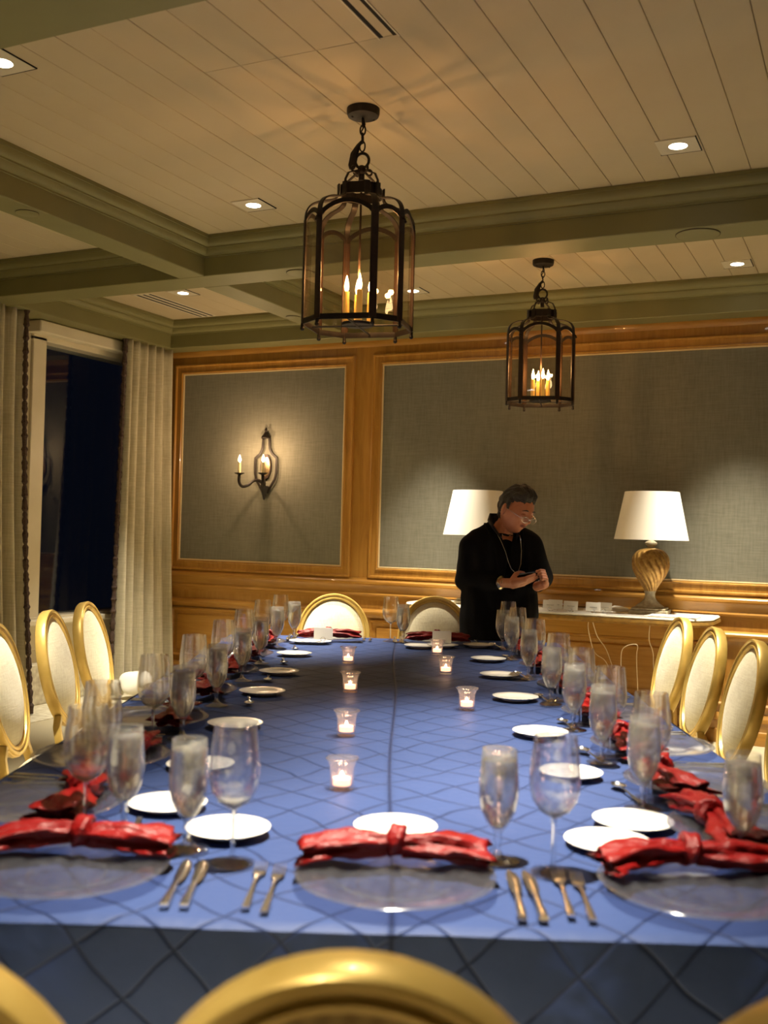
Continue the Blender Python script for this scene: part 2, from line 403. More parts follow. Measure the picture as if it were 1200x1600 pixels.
for (xo, xi) in ((-5.42, -3.705), (-3.545, .66), (.82, 2.3)):
    fm = MB(); frame(fm, xo, xi, .972, 2.703, FP); fr = fm.obj('panel_frame', M['woodv'], wb, angle=30)
    fb = MB(); frame(fb, xo + .080, xi - .080, 1.052, 2.623, BP); fb.obj('panel_bead', M['bead'], wb, angle=30)
    MB().box(xo + .09, xi - .09, YF - .004, YF + .01, 1.062, 2.613).obj('woven_panel', M['panel'], wb, smooth=False)
    # wainscot panel below: raised field in a recess
    n = 3 if xi - xo > 3 else 1
    for q in range(n):
        a = xo + .02 + (xi - xo - .04) / n * q; b = xo + .02 + (xi - xo - .04) / n * (q + 1) - (.14 if q < n - 1 else 0)
        wf = MB(); frame(wf, a, b, .24, .655, [(0, 0), (0, .016), (.006, .020), (.014, .020), (.020, .012), (.026, .004), (.045, .002)])
        wf.obj('wainscot_frame', M['woodh'], wb, angle=30)
        MB().cbox(a + .055, b - .055, YF - .012, YF + .01, .295, .60, .010).obj('wainscot_panel', M['woodh'], wb, smooth=False)
def rail(name, prof):
    m = MB(); k = len(prof); v = [(XL, YF - o, z) for o, z in prof] + [(XR, YF - o, z) for o, z in prof]
    m.add(v, [(i, i + 1, k + i + 1, k + i) for i in range(k - 1)]); m.obj(name, M['woodh'], wb, angle=30)
rail('chair_rail', [(0, .972), (.010, .970), (.012, .962), (.030, .952), (.036, .944), (.036, .930), (.028, .922), (.020, .918), (.014, .905), (.012, .86), (.018, .856), (.022, .846), (.016, .836), (.010, .832), (.010, .80), (0, .80)])
rail('dado_cap', [(0, .735), (.012, .732), (.030, .722), (.036, .712), (.036, .700), (.022, .690), (.014, .676), (.010, .668), (0, .668)])
rail('top_rail', [(0, 2.812), (.018, 2.812), (.018, 2.79), (.010, 2.775), (.004, 2.765), (0, 2.765)])
o = MB(); pr_ = [(0, .20), (.010, .198), (.014, .186), (.022, .176), (.026, .164), (.026, .150), (.018, .144), (.018, .090), (.028, .084), (.032, .074), (.032, .0), (0, 0)]
k = len(pr_); o.add([(XL, YF - a, z) for a, z in pr_] + [(XR, YF - a, z) for a, z in pr_], [(i, i + 1, k + i + 1, k + i) for i in range(k - 1)])
struct('baseboard_back', o, M['woodh'], angle=30)
# left wall with the tall night window
WY0, WY1, WZ0, WZ1 = 5.83, 7.0, .64, 2.675
wl = MB()
wl.box(XL - .2, XL, YB - .2, WY0, 0, CZ); wl.box(XL - .2, XL, WY1, YF + .2, 0, CZ); wl.box(XL - .2, XL, WY0, WY1, 0, WZ0); wl.box(XL - .2, XL, WY0, WY1, WZ1, CZ)
struct('wall_left', wl, M['cream'], smooth=False)
struct('wall_right', MB().box(XR, XR + .2, YB - .2, YF + .2, 0, CZ), M['woodv'], smooth=False)
struct('wall_front', MB().box(XL - .2, XR + .2, YB - .2, YB, 0, CZ), M['woodv'], smooth=False)
win = struct('window_1', MB().cbox(XL - .02, XL + .025, WY0 - .135, WY0 - .0, .40, 2.70, .004).cbox(XL - .02, XL + .025, WY1, WY1 + .12, .40, 2.70, .004)
             .cbox(XL - .02, XL + .025, WY0 - .135, WY1 + .12, WZ1, 2.74, .004).cbox(XL - .02, XL + .03, WY0 - .135, WY1 + .12, .40, WZ0, .004), M['window'], smooth=False)
MB().cbox(XL - .02, XL + .11, WY0 - .2, WY1 + .15, .585, .625, .006).obj('window_sill', M['window'], win, smooth=False)
MB().box(XL - .09, XL - .084, WY0, WY1, WZ0, WZ1).obj('window_pane', M['night'], win, smooth=False)
MB().cbox(XL, XL + .12, WY0 - .17, WY1 + .12, 2.715, 2.805, .008).obj('blind_cassette', M['window'], win, smooth=False)
# stone apron under the window and stone floor border
st = struct('trim_50', MB().cbox(XL, XL + .09, 4.2, YF - .04, 0, .30, .008), M['stone'], smooth=False)
for i in range(9):
    y = 3.3 + i * .432
    MB().cbox(XL + .10, XL + .54, y + .002, min(y + .430, YF - .04), -.01, .006, .002).obj('border_stone', M['stone'], floor, smooth=False)

# ------------------------------------------------------------------ recessed lights, grilles and discs
def make_downlight():
    t = thing('recessed_downlight', 'x', 'ceiling light', 'recessed downlights between the beams')
    r0, r1 = .040, .085; n = 24; v = []; f = []
    for j in range(n):
        a = 2 * PI * j / n; c, s = math.cos(a), math.sin(a); q = max(abs(c), abs(s))
        v += [(r0 * c, r0 * s, -.003), (r1 * c / q, r1 * s / q, -.003), (r1 * c / q, r1 * s / q, .001), (r0 * c, r0 * s, .012)]
    for j in range(n):
        k = (j + 1) % n * 4; j4 = j * 4
        f += [(j4, k, k + 1, j4 + 1), (j4 + 1, k + 1, k + 2, j4 + 2), (j4, j4 + 3, k + 3, k)]
    MB().add(v, f).obj('trim_plate', M['whitetrim'], t, angle=30)
    MB().lathe([(.0001, -.0025), (.02, -.0035), (.038, -.0030)], 20).obj('lens', M['lightdisc'], t)
    MB().box(-.088, .088, .084, .088, -.0035, .001).box(.084, .088, -.088, .088, -.0035, .001).obj('painted_shadow', M['black'], t, smooth=False)  # black strips on two sides stand in for the plate's cast shadow
    return t
kd = Kind(make_downlight())
LIGHTS = [(-.80, 4.53, 'beyond the front lantern, above the right chairs'), (-2.98, 4.57, 'nearest the corner of the green beams, left of lantern'),
          (-2.94, 2.80, 'cut by the left edge of the photo'), (-.80, 2.80, 'in the front coffer, above the table middle'),
          (-.80, 6.62, 'over the right table lamp near the back wall'), (-2.97, 6.62, 'seen just right of the front lantern cage'),
          (-.80, 5.68, 'hidden behind the middle beam, right side'), (-2.97, 5.68, 'hidden behind the middle beam, left side'),
          (-4.58, 6.13, 'beside the slotted air grille at far left'),
          (-.80, 1.62, 'in the coffer overhead, table near edge'), (-2.94, 1.62, 'in the coffer overhead, left side'), (-.8, .1, 'behind the camera, right'), (-2.94, .1, 'behind the camera, left')]
spot = D.lights.new('downlight_beam', 'SPOT'); spot.energy = SPOT_W; spot.color = COOL; spot.spot_size = R(56); spot.spot_blend = .9; spot.shadow_soft_size = .03
POWER = {0: 1.7, 1: 2.3, 2: .6, 3: 2.1, 4: 1.3, 5: .8, 6: 1.3, 7: .8, 8: .8, 9: 2.2, 10: .3, 11: .02, 12: .02}
for i, (x, y, where) in enumerate(LIGHTS):
    o = kd.put('small square recessed downlight ' + where, (x, y, CZ - .001), 0)
    s = spot.copy(); s.energy = SPOT_W * POWER[i]
    if i in (3, 9): s.spot_size = R(46)
    l = D.objects.new('beam_light', s); COL.objects.link(l); l.parent = o; l.location = (0, 0, -.008)
t = thing('linear_slot_diffuser', 'pair of long dark air slots in ceiling boards above front lantern', 'air vent', None, (-1.535, 2.76, CZ))
for dx in (-.026, .026): MB().box(dx - .007, dx + .007, -.39, .40, -.002, .001).obj('slot', M['black'], t, smooth=False)
MB().box(-.040, -.034, -.40, .41, -.003, .001).box(.034, .040, -.40, .41, -.003, .001).obj('slot_frame', M['whitetrim'], t, smooth=False)
t = thing('slotted_air_grille', 'three-slot dark air grille in the small far left coffer', 'air vent', None, (-4.90, 6.48, CZ))
for i in range(3): MB().box(-.055 + i * .055 - .010, -.055 + i * .055 + .010, -.40, .40, -.002, .001).obj('slot', M['black'], t, smooth=False)
MB().box(-.085, .085, -.42, .42, -.001, .0015).obj('frame', M['whitetrim'], t, smooth=False)
for (x, y, r, lab) in ((-.805, 5.135, .105, 'flat round green disc under the middle beam at right'), (-3.015, 5.14, .085, 'flat round green disc under the middle beam beside lantern'),
                       (-3.68, 3.69, .055, 'small round green disc under the left beam'), (-3.69, 6.2, .05, 'small round green disc under the far short beam')):
    t = thing('ceiling_disc', lab, 'ceiling disc', 'green discs under the beams', (x, y, SZ))
    MB().lathe([(.0001, -.007), (r * .9, -.007), (r * .97, -.005), (r * .97, .001)], 32).obj('cover', M['olive'], t)
    MB().lathe([(r * .97, -.004), (r, -.004), (r, .001), (r * .97, .001)], 32).obj('rim', M['gap'], t)

# ------------------------------------------------------------------ curtains
def curtain(name, label, y0, y1, x, folds, lead, seed, flare=.0, trimside=None):
    rnd = random.Random(seed); nx, nz = folds * 12, 30
    ph = [rnd.uniform(-.5, .5) for _ in range(folds + 1)]; am = [rnd.uniform(.55, 1.2) for _ in range(folds + 1)]
    v = []; f = []
    def P(s, tz):
        q = s * folds; i = min(int(q), folds - 1); fr = q - i
        a = am[i] * (1 - fr) + am[i + 1] * fr; p = ph[i] * (1 - fr) + ph[i + 1] * fr
        spread = 1 + .22 * tz ** 1.5
        yc = lead[0] + (lead[1] - lead[0]) * tz if lead else 0
        yy = y0 + (y1 - y0) * s; mid = (y0 + y1) / 2
        yy = mid + (yy - mid) * spread + .012 * math.sin(7 * q + seed) * tz + yc
        xx = x + (.030 + .030 * tz) * a * math.sin(2 * PI * q + p * (1 + 1.5 * tz)) + .010 * math.sin(4 * PI * q + p * 5) + .06 * tz * tz * (1 + flare)
        return (xx, yy, 2.81 * (1 - tz) + .012)
    for j in range(nz + 1):
        for i in range(nx + 1): v.append(P(i / nx, j / nz))
    for j in range(nz):
        for i in range(nx): a = j * (nx + 1) + i; f.append((a, a + 1, a + nx + 2, a + nx + 1))
    t = thing(name, label, 'curtain', 'linen curtains on the window wall')
    o = MB().add(v, f).obj('drape', M['curtain'], t, angle=180)
    o.modifiers.new('s', 'SOLIDIFY').thickness = .004
    s = 0. if trimside == 0 else 1.
    pts = []; rs = []
    for j in range(150):
        tz = j / 149; p = P(s, tz); pts.append((p[0] + .012, p[1] + (-.012 if s == 0 else .012), p[2])); rs.append(.014 + .008 * math.sin(j * 1.9) * math.sin(j * .7) + .004)
    MB().tube(pts, rs, 7).obj('tassel_trim', M['trimfab'], t)
    return t
curtain('linen_curtain', 'long oatmeal linen curtain hanging between window and panelled back wall', 6.52, 7.12, -5.40, 6, (0, -.03), 3, 0, 0)
curtain('linen_curtain', 'long oatmeal linen curtain at the left edge beyond the chairs', 4.40, 5.40, -5.40, 9, (0, -.05), 11, .3, 1)
# a white cushion at the foot of the right curtain
b = MB(); b.ball((0, 0, 0), (.13, .06, .10), 24, 14); c = []
for (x, y, z) in b.v:
    k = max(abs(x) / .13, abs(z) / .10); c.append((x * (1 + .18 * abs(z / .10)), y * (1 - .5 * k ** 3), z * (1 + .18 * abs(x / .13))))
b.v = c
o = b.xf(Matrix.Rotation(R(-35), 4, 'X')).obj('cushion', M['white']); o.location = (-5.12, 6.40, .12); o.rotation_euler = (0, 0, R(70)); tag(o, 'white cushion lying on the floor at the foot of the curtain', 'cushion')

# ------------------------------------------------------------------ hanging lanterns
def make_lantern():
    t = thing('hanging_lantern', 'x', 'lantern', 'iron lanterns hanging over the table')
    s, c = .196, .110
    pts8 = [(c, -s), (s, -c), (s, c), (c, s), (-c, s), (-s, c), (-s, -c), (-c, -s)]
    ZB, ZS, ZC, ZK = 0., .41, .520, .60     # bottom ring, shoulder, crown band, knot
    MB().lathe([(.0001, .002), (.045, .003), (.062, .010), (.066, .022), (.066, .040), (.0001, .040)][::-1], 28, (0, 0, .840)).obj('canopy', M['iron'], t)
    for a in (.6, 3.7): MB().ball((.045 * math.cos(a), .045 * math.sin(a), .844), .005, 8, 6).obj('screw', M['iron'], t)
    # chain
    z = .828; i = 0
    while z > .71:
        pts = []
        for k in range(16):
            a = 2 * PI * k / 16; px_ = .011 * math.cos(a); pz = .021 * math.sin(a)
            pts.append((px_, 0, z + pz) if i % 2 else (0, px_, z + pz))
        MB().tube(pts, .0032, 6, True).obj('chain_link', M['iron'], t); z -= .033; i += 1
    pts = [(.028 * math.cos(2 * PI * k / 24), .002, .672 + .030 * math.sin(2 * PI * k / 24)) for k in range(24)]
    MB().tube(pts, .006, 8, True).obj('hanging_ring', M['iron'], t)
    b = MB().ball((0, 0, .632), (.018, .018, .022)).tube([(0, 0, .65), (0, 0, .59)], .012, 10)
    b.obj('knot', M['iron'], t)
    for k in range(4):
        a = k * PI / 2 + PI / 4; pp = []
        for q in range(16):
            th = q / 15 * 1.6 * PI; rr = .020 * (1 - q / 22); cx_ = .035 + rr * math.cos(PI + th) ; cz_ = .634 + rr * math.sin(PI + th)
            pp.append((cx_ * math.cos(a), cx_ * math.sin(a), cz_))
        MB().tube(pp, .0045, 6).obj('scroll', M['iron'], t)
    # cord loop with wire sleeve
    MB().tube([(0, .004, .755), (-.018, .004, .735), (-.034, .004, .70), (-.042, .004, .655), (-.043, .004, .64)], [.006, .009, .017, .017, .010], 8).tube([(-.042, .004, .645), (-.034, .004, .622), (-.02, .004, .62), (-.008, .004, .64)], .003, 6).tube([(0, 0, .845), (.008, .004, .82), (-.008, .004, .79), (0, .004, .755)], .003, 6).obj('cord_sleeve', M['iron'], t)
    # crown band
    k1 = .385
    ring = MB()
    for i in range(8):
        a, d = pts8[i], pts8[(i + 1) % 8]
        a = Vector((a[0] * k1, a[1] * k1)); d = Vector((d[0] * k1, d[1] * k1)); 
        ring.add([(a.x, a.y, ZC), (d.x, d.y, ZC), (d.x, d.y, ZC + .045), (a.x, a.y, ZC + .045), (a.x * .95, a.y * .95, ZC), (d.x * .95, d.y * .95, ZC), (d.x * .95, d.y * .95, ZC + .045), (a.x * .95, a.y * .95, ZC + .045)],
                 [(0, 1, 2, 3), (4, 7, 6, 5), (0, 4, 5, 1), (3, 2, 6, 7)])
    ring.obj('crown_band', M['iron'], t, smooth=False)
    for i, (x, y) in enumerate(pts8):
        d = Vector((x, y)); L_ = d.length; dn = d / L_
        def q(r, z): return (dn.x * r, dn.y * r, z)
        ang = math.atan2(dn.y, dn.x)
        tube_up = (dn.x, dn.y, 0); bar = MB().tube([q(L_, ZB), q(L_, ZS)], 1., 8, flat=(.0155, .004), upv=tube_up); 
        cv = MB().tube(smooth([q(L_, ZS - .01), q(L_ * .985, ZS + .03), q(L_ * .90, ZS + .06), q(L_ * .74, ZS + .078), q(L_ * .58, ZS + .086), q(L_ * .47, ZS + .096), q(L_ * .42, ZS + .112), q(L_ * .415, ZC + .045)], 3), 1., 8, flat=(.013, .0035), upv=tube_up)
        cv2 = MB().tube([q(L_ * .41, ZC + .03), q(L_ * .40, ZC + .055), q(L_ * .33, ZC + .085), q(L_ * .18, ZC + .100), q(.012, ZC + .112)], 1., 6, flat=(.006, .003), upv=tube_up) if i % 2 else MB()
        p = bar.obj('post', M['ironc'] , t); cv.obj('shoulder_strap', M['iron'], t)
        if i % 2: cv2.obj('crown_strap', M['iron'], t)
        MB().tube([q(L_, -.002), q(L_, -.018)], .007, 8).ball(q(L_, -.022), .009, 8, 6).obj('foot', M['iron'], t)
        # outward curl at the shoulder
        if i % 2: MB().tube([q(L_, ZS - .012), q(L_ + .014, ZS - .018), q(L_ + .018, ZS - .028)], .004, 6).ball(q(L_ + .018, ZS - .03), .006, 8, 6).obj('curl', M['iron'], t)
    def seg(i): return Vector((*pts8[i], 0)), Vector((*pts8[(i + 1) % 8], 0))
    br = MB(); arch = MB()
    for i in range(8):
        a, d = seg(i)
        br.tube([a + Vector((0, 0, ZB + .006)), d + Vector((0, 0, ZB + .006))], 1., 6, flat=(.004, .012))
        wdt = (d - a).length; pp = []
        for k in range(13):
            u = k / 12; pp.append(a.lerp(d, u) + Vector((0, 0, ZS - .012 + (.055 if i % 2 else .034) * (math.sin(PI * u) ** .7))))
        arch.tube(pp, 1., 6, flat=(.0035, .010))
        # pane under the arch, one sheet of real thickness
        nv = []; nf = []
        out = (a + d).normalized() * .0012
        for k in range(13):
            u = k / 12; p0 = a.lerp(d, u)
            if i == 0: pass
            top = ZS - .012 + (.055 if i % 2 else .034) * (math.sin(PI * u) ** .7)
            nv += [p0 * .985 + Vector((0, 0, ZB + .01)), p0 * .985 + Vector((0, 0, top))]
        for k in range(12): nf.append((2 * k, 2 * k + 2, 2 * k + 3, 2 * k + 1))
        MB().add(nv, nf).obj('pane', M['pane'], t)
    br.obj('bottom_ring', M['iron'], t); arch.obj('arch_ring', M['iron'], t)
    MB().lathe([(.0001, .006), (.062, .006), (.066, .012), (.066, .016), (.060, .018), (.0001, .018)], 24).obj('candle_tray', M['iron'], t)
    MB().tube([(-.19, 0, .006), (.19, 0, .006)], .004, 6).tube([(0, -.19, .006), (0, .19, .006)], .004, 6).obj('cross_bar', M['iron'], t)
    MB().tube([(0, 0, .018), (0, 0, ZC + .03)], .0045, 8).obj('centre_rod', M['ironc'], t)
    for k in range(4):
        a = k * PI / 2 + .35; x, y = .048 * math.cos(a), .048 * math.sin(a)
        cd = MB().lathe([(.0125, .018), (.013, .08), (.012, .140), (.007, .143), (.0001, .143)], 12, (x, y, 0)).obj('candle', M['wax'], t)
        MB().lathe([(.003, .141), (.0085, .151), (.0098, .163), (.0065, .183), (.002, .202), (.0001, .207)], 12, (x, y, 0)).obj('bulb', M['flame'], cd)
        ld = D.lights.new('candle_bulb', 'POINT'); ld.energy = CANDLE_W; ld.color = WARM; ld.shadow_soft_size = .012
        lo = D.objects.new('bulb_light', ld); COL.objects.link(lo); lo.parent = cd; lo.location = (x, y, .225)
    return t
kl = Kind(make_lantern())
kl.put('iron lantern hanging nearer the camera, above the middle of the table', (-1.89, 3.68, 2.150), R(12))
kl.put('iron lantern hanging farther away, in front of the back wall panel', (-1.885, 6.15, 2.150), R(14))

# ------------------------------------------------------------------ wall sconce
t = thing('wall_sconce', 'dark iron two-candle sconce with oval mirror on the grey left wall panel', 'wall light', None, (-4.49, YF - .005, 1.56))
b = MB()
for s in (-1, 1):
    b.tube([(s * .028, -.02, .50), (s * .034, -.02, .42), (s * .055, -.02, .38), (s * .10, -.02, .345), (s * .10, -.02, .30), (s * .10, -.02, .22), (s * .088, -.02, .17), (s * .055, -.02, .12), (s * .02, -.02, .06)], 1., 8, flat=(.011, .005), upv=(0, -1, 0))
b.obj('frame', M['iron'], t)
MB().lathe([(.034, .50), (.040, .508), (.034, .52), (.018, .54), (.009, .556), (.012, .568), (.010, .578), (.003, .592), (.0001, .598)], 12, (0, -.03, 0)).obj('finial', M['iron'], t)
MB().lathe([(.0001, 0), (.010, .012), (.022, .055), (.038, .10), (.046, .112), (.040, .118), (.0001, .118)], 4, (0, -.035, 0)).obj('drop', M['iron'], t)
o = MB(); v = []; f = []
for k in range(32):
    a = 2 * PI * k / 32
    for rr, yy in ((1., -.005), (1.0, -.022), (.80, -.022), (.78, -.012)): v.append((.048 * rr * math.cos(a), yy, .275 + .10 * rr * math.sin(a)))
for k in range(32):
    for j in range(3): k2 = (k + 1) % 32; f.append((k * 4 + j, k2 * 4 + j, k2 * 4 + j + 1, k * 4 + j + 1))
o.add(v, f).obj('mirror_frame', M['ironc'], t)
mm = mat('aged_mirror', (.6, .45, .28), .22, 1.)
MB().add([(.038 * math.cos(2 * PI * k / 24), -.012, .275 + .079 * math.sin(2 * PI * k / 24)) for k in range(24)], [tuple(range(24))]).obj('mirror', mm, t)
for s in (-1, 1):
    P_ = [(0, -.035, .11), (s * .02, -.07, .155), (s * .045, -.12, .155), (s * .07, -.17, .115), (s * .095, -.215, .105), (s * .11, -.235, .14), (s * .11, -.235, .20)]
    ar = MB().tube(smooth(P_), .012, 10).obj('arm', M['iron'], t)
    MB().lathe([(.006, .19), (.016, .197), (.038, .206), (.041, .211), (.015, .209), (.0001, .209)], 20, (s * .11, -.235, 0)).obj('drip_pan', M['iron'], ar)
    MB().lathe([(.012, .209), (.0125, .25), (.012, .295), (.006, .297), (.0001, .297)], 12, (s * .11, -.235, 0)).obj('candle', M['waxs'], ar)
    MB().lathe([(.003, .295), (.0105, .306), (.012, .318), (.008, .336), (.002, .352), (.0001, .357)], 12, (s * .11, -.235, 0)).obj('bulb', M['flame'], ar)
    ld = D.lights.new('sconce_bulb', 'POINT'); ld.energy = 7.0; ld.color = (1., .66, .38); ld.shadow_soft_size = .012
    lo = D.objects.new('bulb_light', ld); COL.objects.link(lo); lo.parent = t; lo.location = (s * .11, -.235, .38)

# ------------------------------------------------------------------ table and cloth
TX, TV0, TV1, TZ = .885, 1.52, 5.62, .76
tb = thing('banquet_table', 'long banquet table hidden beneath the navy blue cloth', 'table', None, TW(0, 0), TA)
MB().cbox(-TX + .02, TX - .02, TV0 + .02, TV1 - .02, .715, .752, .01).obj('tabletop', M['lampbase'], tb, smooth=False)
for u in (-.7, .7):
    for v in (1.8, 3.1, 4.1, 5.35):
        MB().tube([(u, v, 0), (u, v, .716)], .02, 10).obj('leg', M['steel'], tb)
nu, nv = 118, 274; V = []; F = []
rr = random.Random(5); waves = [(rr.uniform(-14, 14), rr.uniform(-14, 14), rr.uniform(0, 6), rr.uniform(.0002, .0006)) for _ in range(16)]
for j in range(nv + 1):
    for i in range(nu + 1):
        u = -TX + 2 * TX * i / nu; v = TV0 + (TV1 - TV0) * j / nv
        h = sum(a * math.sin(p * u + q * v + s) for p, q, s, a in waves)
        ed = min(u + TX, TX - u, v - TV0, TV1 - v); h -= .008 * max(0, 1 - ed / .016) ** 2
        V.append((u, v, TZ + h))
for j in range(nv):
    for i in range(nu): a = j * (nu + 1) + i; F.append((a, a + 1, a + nu + 2, a + nu + 1))
cl = MB().add(V, F)
per = []
for (a, b_) in (((-TX, TV0), (TX, TV0)), ((TX, TV0), (TX, TV1)), ((TX, TV1), (-TX, TV1)), ((-TX, TV1), (-TX, TV0))):
    m_ = int(math.dist(a, b_) / .03)
    for k in range(m_): per.append((a[0] + (b_[0] - a[0]) * k / m_, a[1] + (b_[1] - a[1]) * k / m_))
ctr = (0, (TV0 + TV1) / 2); V = []; F = []; NR = 12
for k, (u, v) in enumerate(per):
    du = (1 if u > TX - 1e-4 else -1 if u < -TX + 1e-4 else 0); dv = (1 if v > TV1 - 1e-4 else -1 if v < TV0 + 1e-4 else 0)
    for j in range(NR + 1):
        q = j / NR; z = TZ - .007 - .262 * q
        o_ = .003 + .014 * min(1, q * 12) * 0 + .012 * q * (1 + math.sin(k * .55 + 1.3 * math.sin(k * .13))) + .02 * q
        V.append((u + du * o_, v + dv * o_, z))
m_ = len(per)
for k in range(m_):
    for j in range(NR): k2 = (k + 1) % m_; F.append((k * (NR + 1) + j, k2 * (NR + 1) + j, k2 * (NR + 1) + j + 1, k * (NR + 1) + j + 1))
cl.add(V, F)
o = cl.obj('tablecloth', M['cloth'], None, angle=60); o.location = TW(0, 0); o.rotation_euler = (0, 0, TA)
tag(o, 'navy blue pintucked satin cloth covering the whole long table', 'tablecloth')

# ------------------------------------------------------------------ chairs
def make_chair():
    t = thing('oval_back_chair', 'x', 'chair', 'gold oval-back chairs round the table')
    A, Bz, tilt = .212, .247, R(13)
    base = Matrix.Translation((0, -.20, .485)) @ Matrix.Rotation(tilt, 4, 'X') @ Matrix.Translation((0, 0, Bz))   # oval centre frame; front = +y
    def oval(prof, n=56):
        """closed profile of (outward offset from mid oval, depth y)"""
        v = []; f = []; k = len(prof)
        for i in range(n):
            a = 2 * PI * i / n
            for o, y in prof: v.append(((A - .022 + o) * math.cos(a), y, (Bz - .022 + o) * math.sin(a)))
        for i in range(n):
            for j in range(k): i2 = (i + 1) % n; j2 = (j + 1) % k; f.append((i * k + j, i2 * k + j, i2 * k + j2, i * k + j2))
        return MB().add(v, f)
    fp = [(.022, -.018), (.022, .014), (.018, .020), (.012, .020), (.009, .016), (.0, .014), (-.004, .018), (-.010, .017), (-.014, .006), (-.020, -.004), (-.020, -.012), (-.014, -.022), (-.006, -.024), (.0, -.019), (.008, -.019), (.014, -.024), (.019, -.023)]
    oval(fp).xf(base).obj('back_frame', M['gold'], t, angle=40)
    def dome(y0, h, m, nm, n=40, rings=8):
        v = [(0, y0 + h, 0)]; f = []
        for r in range(1, rings + 1):
            q = r / rings
            for i in range(n):
                a = 2 * PI * i / n; v.append(((A - .036) * q * math.cos(a), y0 + h * (1 - q ** 3.2), (Bz - .036) * q * math.sin(a)))
        for i in range(n): f.append((0, 1 + i, 1 + (i + 1) % n))
        for r in range(rings - 1):
            for i in range(n): a = 1 + r * n + i; b = 1 + r * n + (i + 1) % n; f.append((a, b, b + n, a + n))
        MB().add(v, f).xf(base).obj(nm, m, t, angle=80)
    dome(.006, .030, M['uphol'], 'back_pad'); dome(-.014, -.004, M['stripe'], 'back_panel')
    # seat
    def seat_ring(k=1., n=48):
        r = []
        for i in range(n):
            a = 2 * PI * i / n; c, s = math.cos(a), math.sin(a); e = .62
            x = .245 * math.copysign(abs(c) ** e, c); y = .225 * math.copysign(abs(s) ** e, s)
            x *= (1 + .10 * (y / .225)); r.append((x * k, y * k + .03))
        return r
    def stack(levels):
        v = []; f = []; n = 48
        for k, z in levels: v += [(x, y, z) for x, y in seat_ring(k)]
        for j in range(len(levels) - 1):
            for i in range(n): i2 = (i + 1) % n; f.append((j * n + i, j * n + i2, (j + 1) * n + i2, (j + 1) * n + i))
        f.append(tuple(range(n))[::-1]); f.append(tuple((len(levels) - 1) * n + i for i in range(n)))
        return MB().add(v, f)
    stack([(.95, .345), (.99, .35), (1., .36), (.985, .375), (.985, .395), (1., .402), (.995, .41)]).obj('seat_frame', M['gold'], t, angle=40)
    stack([(.97, .408), (.985, .425), (.975, .445), (.92, .460), (.75, .468), (.4, .473), (.05, .475)]).obj('seat_cushion', M['uphol'], t, angle=80)
    for s in (-1, 1):
        # back supports sweeping from the oval into the rear legs
        p0 = base @ Vector((s * .135, -.002, -Bz * .75)); 
        MB().tube([p0, Vector((s * .150, -.215, .50)), Vector((s * .165, -.20, .44)), Vector((s * .17, -.19, .38))], 1., 8, flat=(.017, .016)).obj('back_support', M['gold'], t)
        MB().tube([(s * .17, -.19, .38), (s * .175, -.205, .28), (s * .18, -.24, .14), (s * .185, -.29, .0)], [1., .95, .8, .65], 8, flat=(.020, .020)).obj('leg', M['gold'], t)
        MB().lathe([(.0115, 0), (.015, .01), (.013, .03), (.018, .20), (.0235, .29), (.019, .30), (.026, .315), (.026, .36)], 12, (s * .215, .20, 0), mod=lambda a, z, i: 1 + .05 * math.cos(6 * a)).obj('leg', M['gold'], t)
    MB().tube([base @ Vector((x, 0, -(Bz - .01) * math.sqrt(max(0, 1 - (x / A) ** 2)) - .004)) for x in (-.12, -.06, 0, .06, .12)], .012, 8).obj('back_tie', M['gold'], t)
    return t
kc = Kind(make_chair())
def chair(u, v, face, label):
    kc.put(label, TW(u, v), TA + face)
chair(-.03, 1.22, 0, 'gold oval-back chair nearest the camera, seen from behind')
chair(-.475, 1.235, R(2), 'gold chair from behind cut by the bottom left corner')
chair(.435, 1.195, R(-2), 'gold chair from behind cut by the bottom right corner')
chair(-.355, 5.70, PI, 'brightly lit ivory oval-back chair at the far end, left')
chair(.235, 5.72, PI + R(2), 'ivory oval-back chair at the far end beside the standing man')
for i, (v, w_) in enumerate(((4.90, 'farthest of the left row, beside the curtain'), (4.40, 'second from the far end of the left row'), (3.80, 'third from the far end of the left row'), (3.27, 'fourth from the far end of the left row'))):
    chair(-1.165, v, -PI / 2 + R((0, 3, 5, 2)[i]), 'gold oval-back chair ' + w_)
for i, (v, w_) in enumerate(((4.93, 'farthest of the right row, in front of the side table'), (4.43, 'second from the far end of the right row'), (3.93, 'third from the far end of the right row'), (3.36, 'fourth of the right row, cut by the right edge'))):
    chair(1.05, v, PI / 2 + R((0, -2, -4, 0)[i]), 'gold oval-back chair ' + w_)

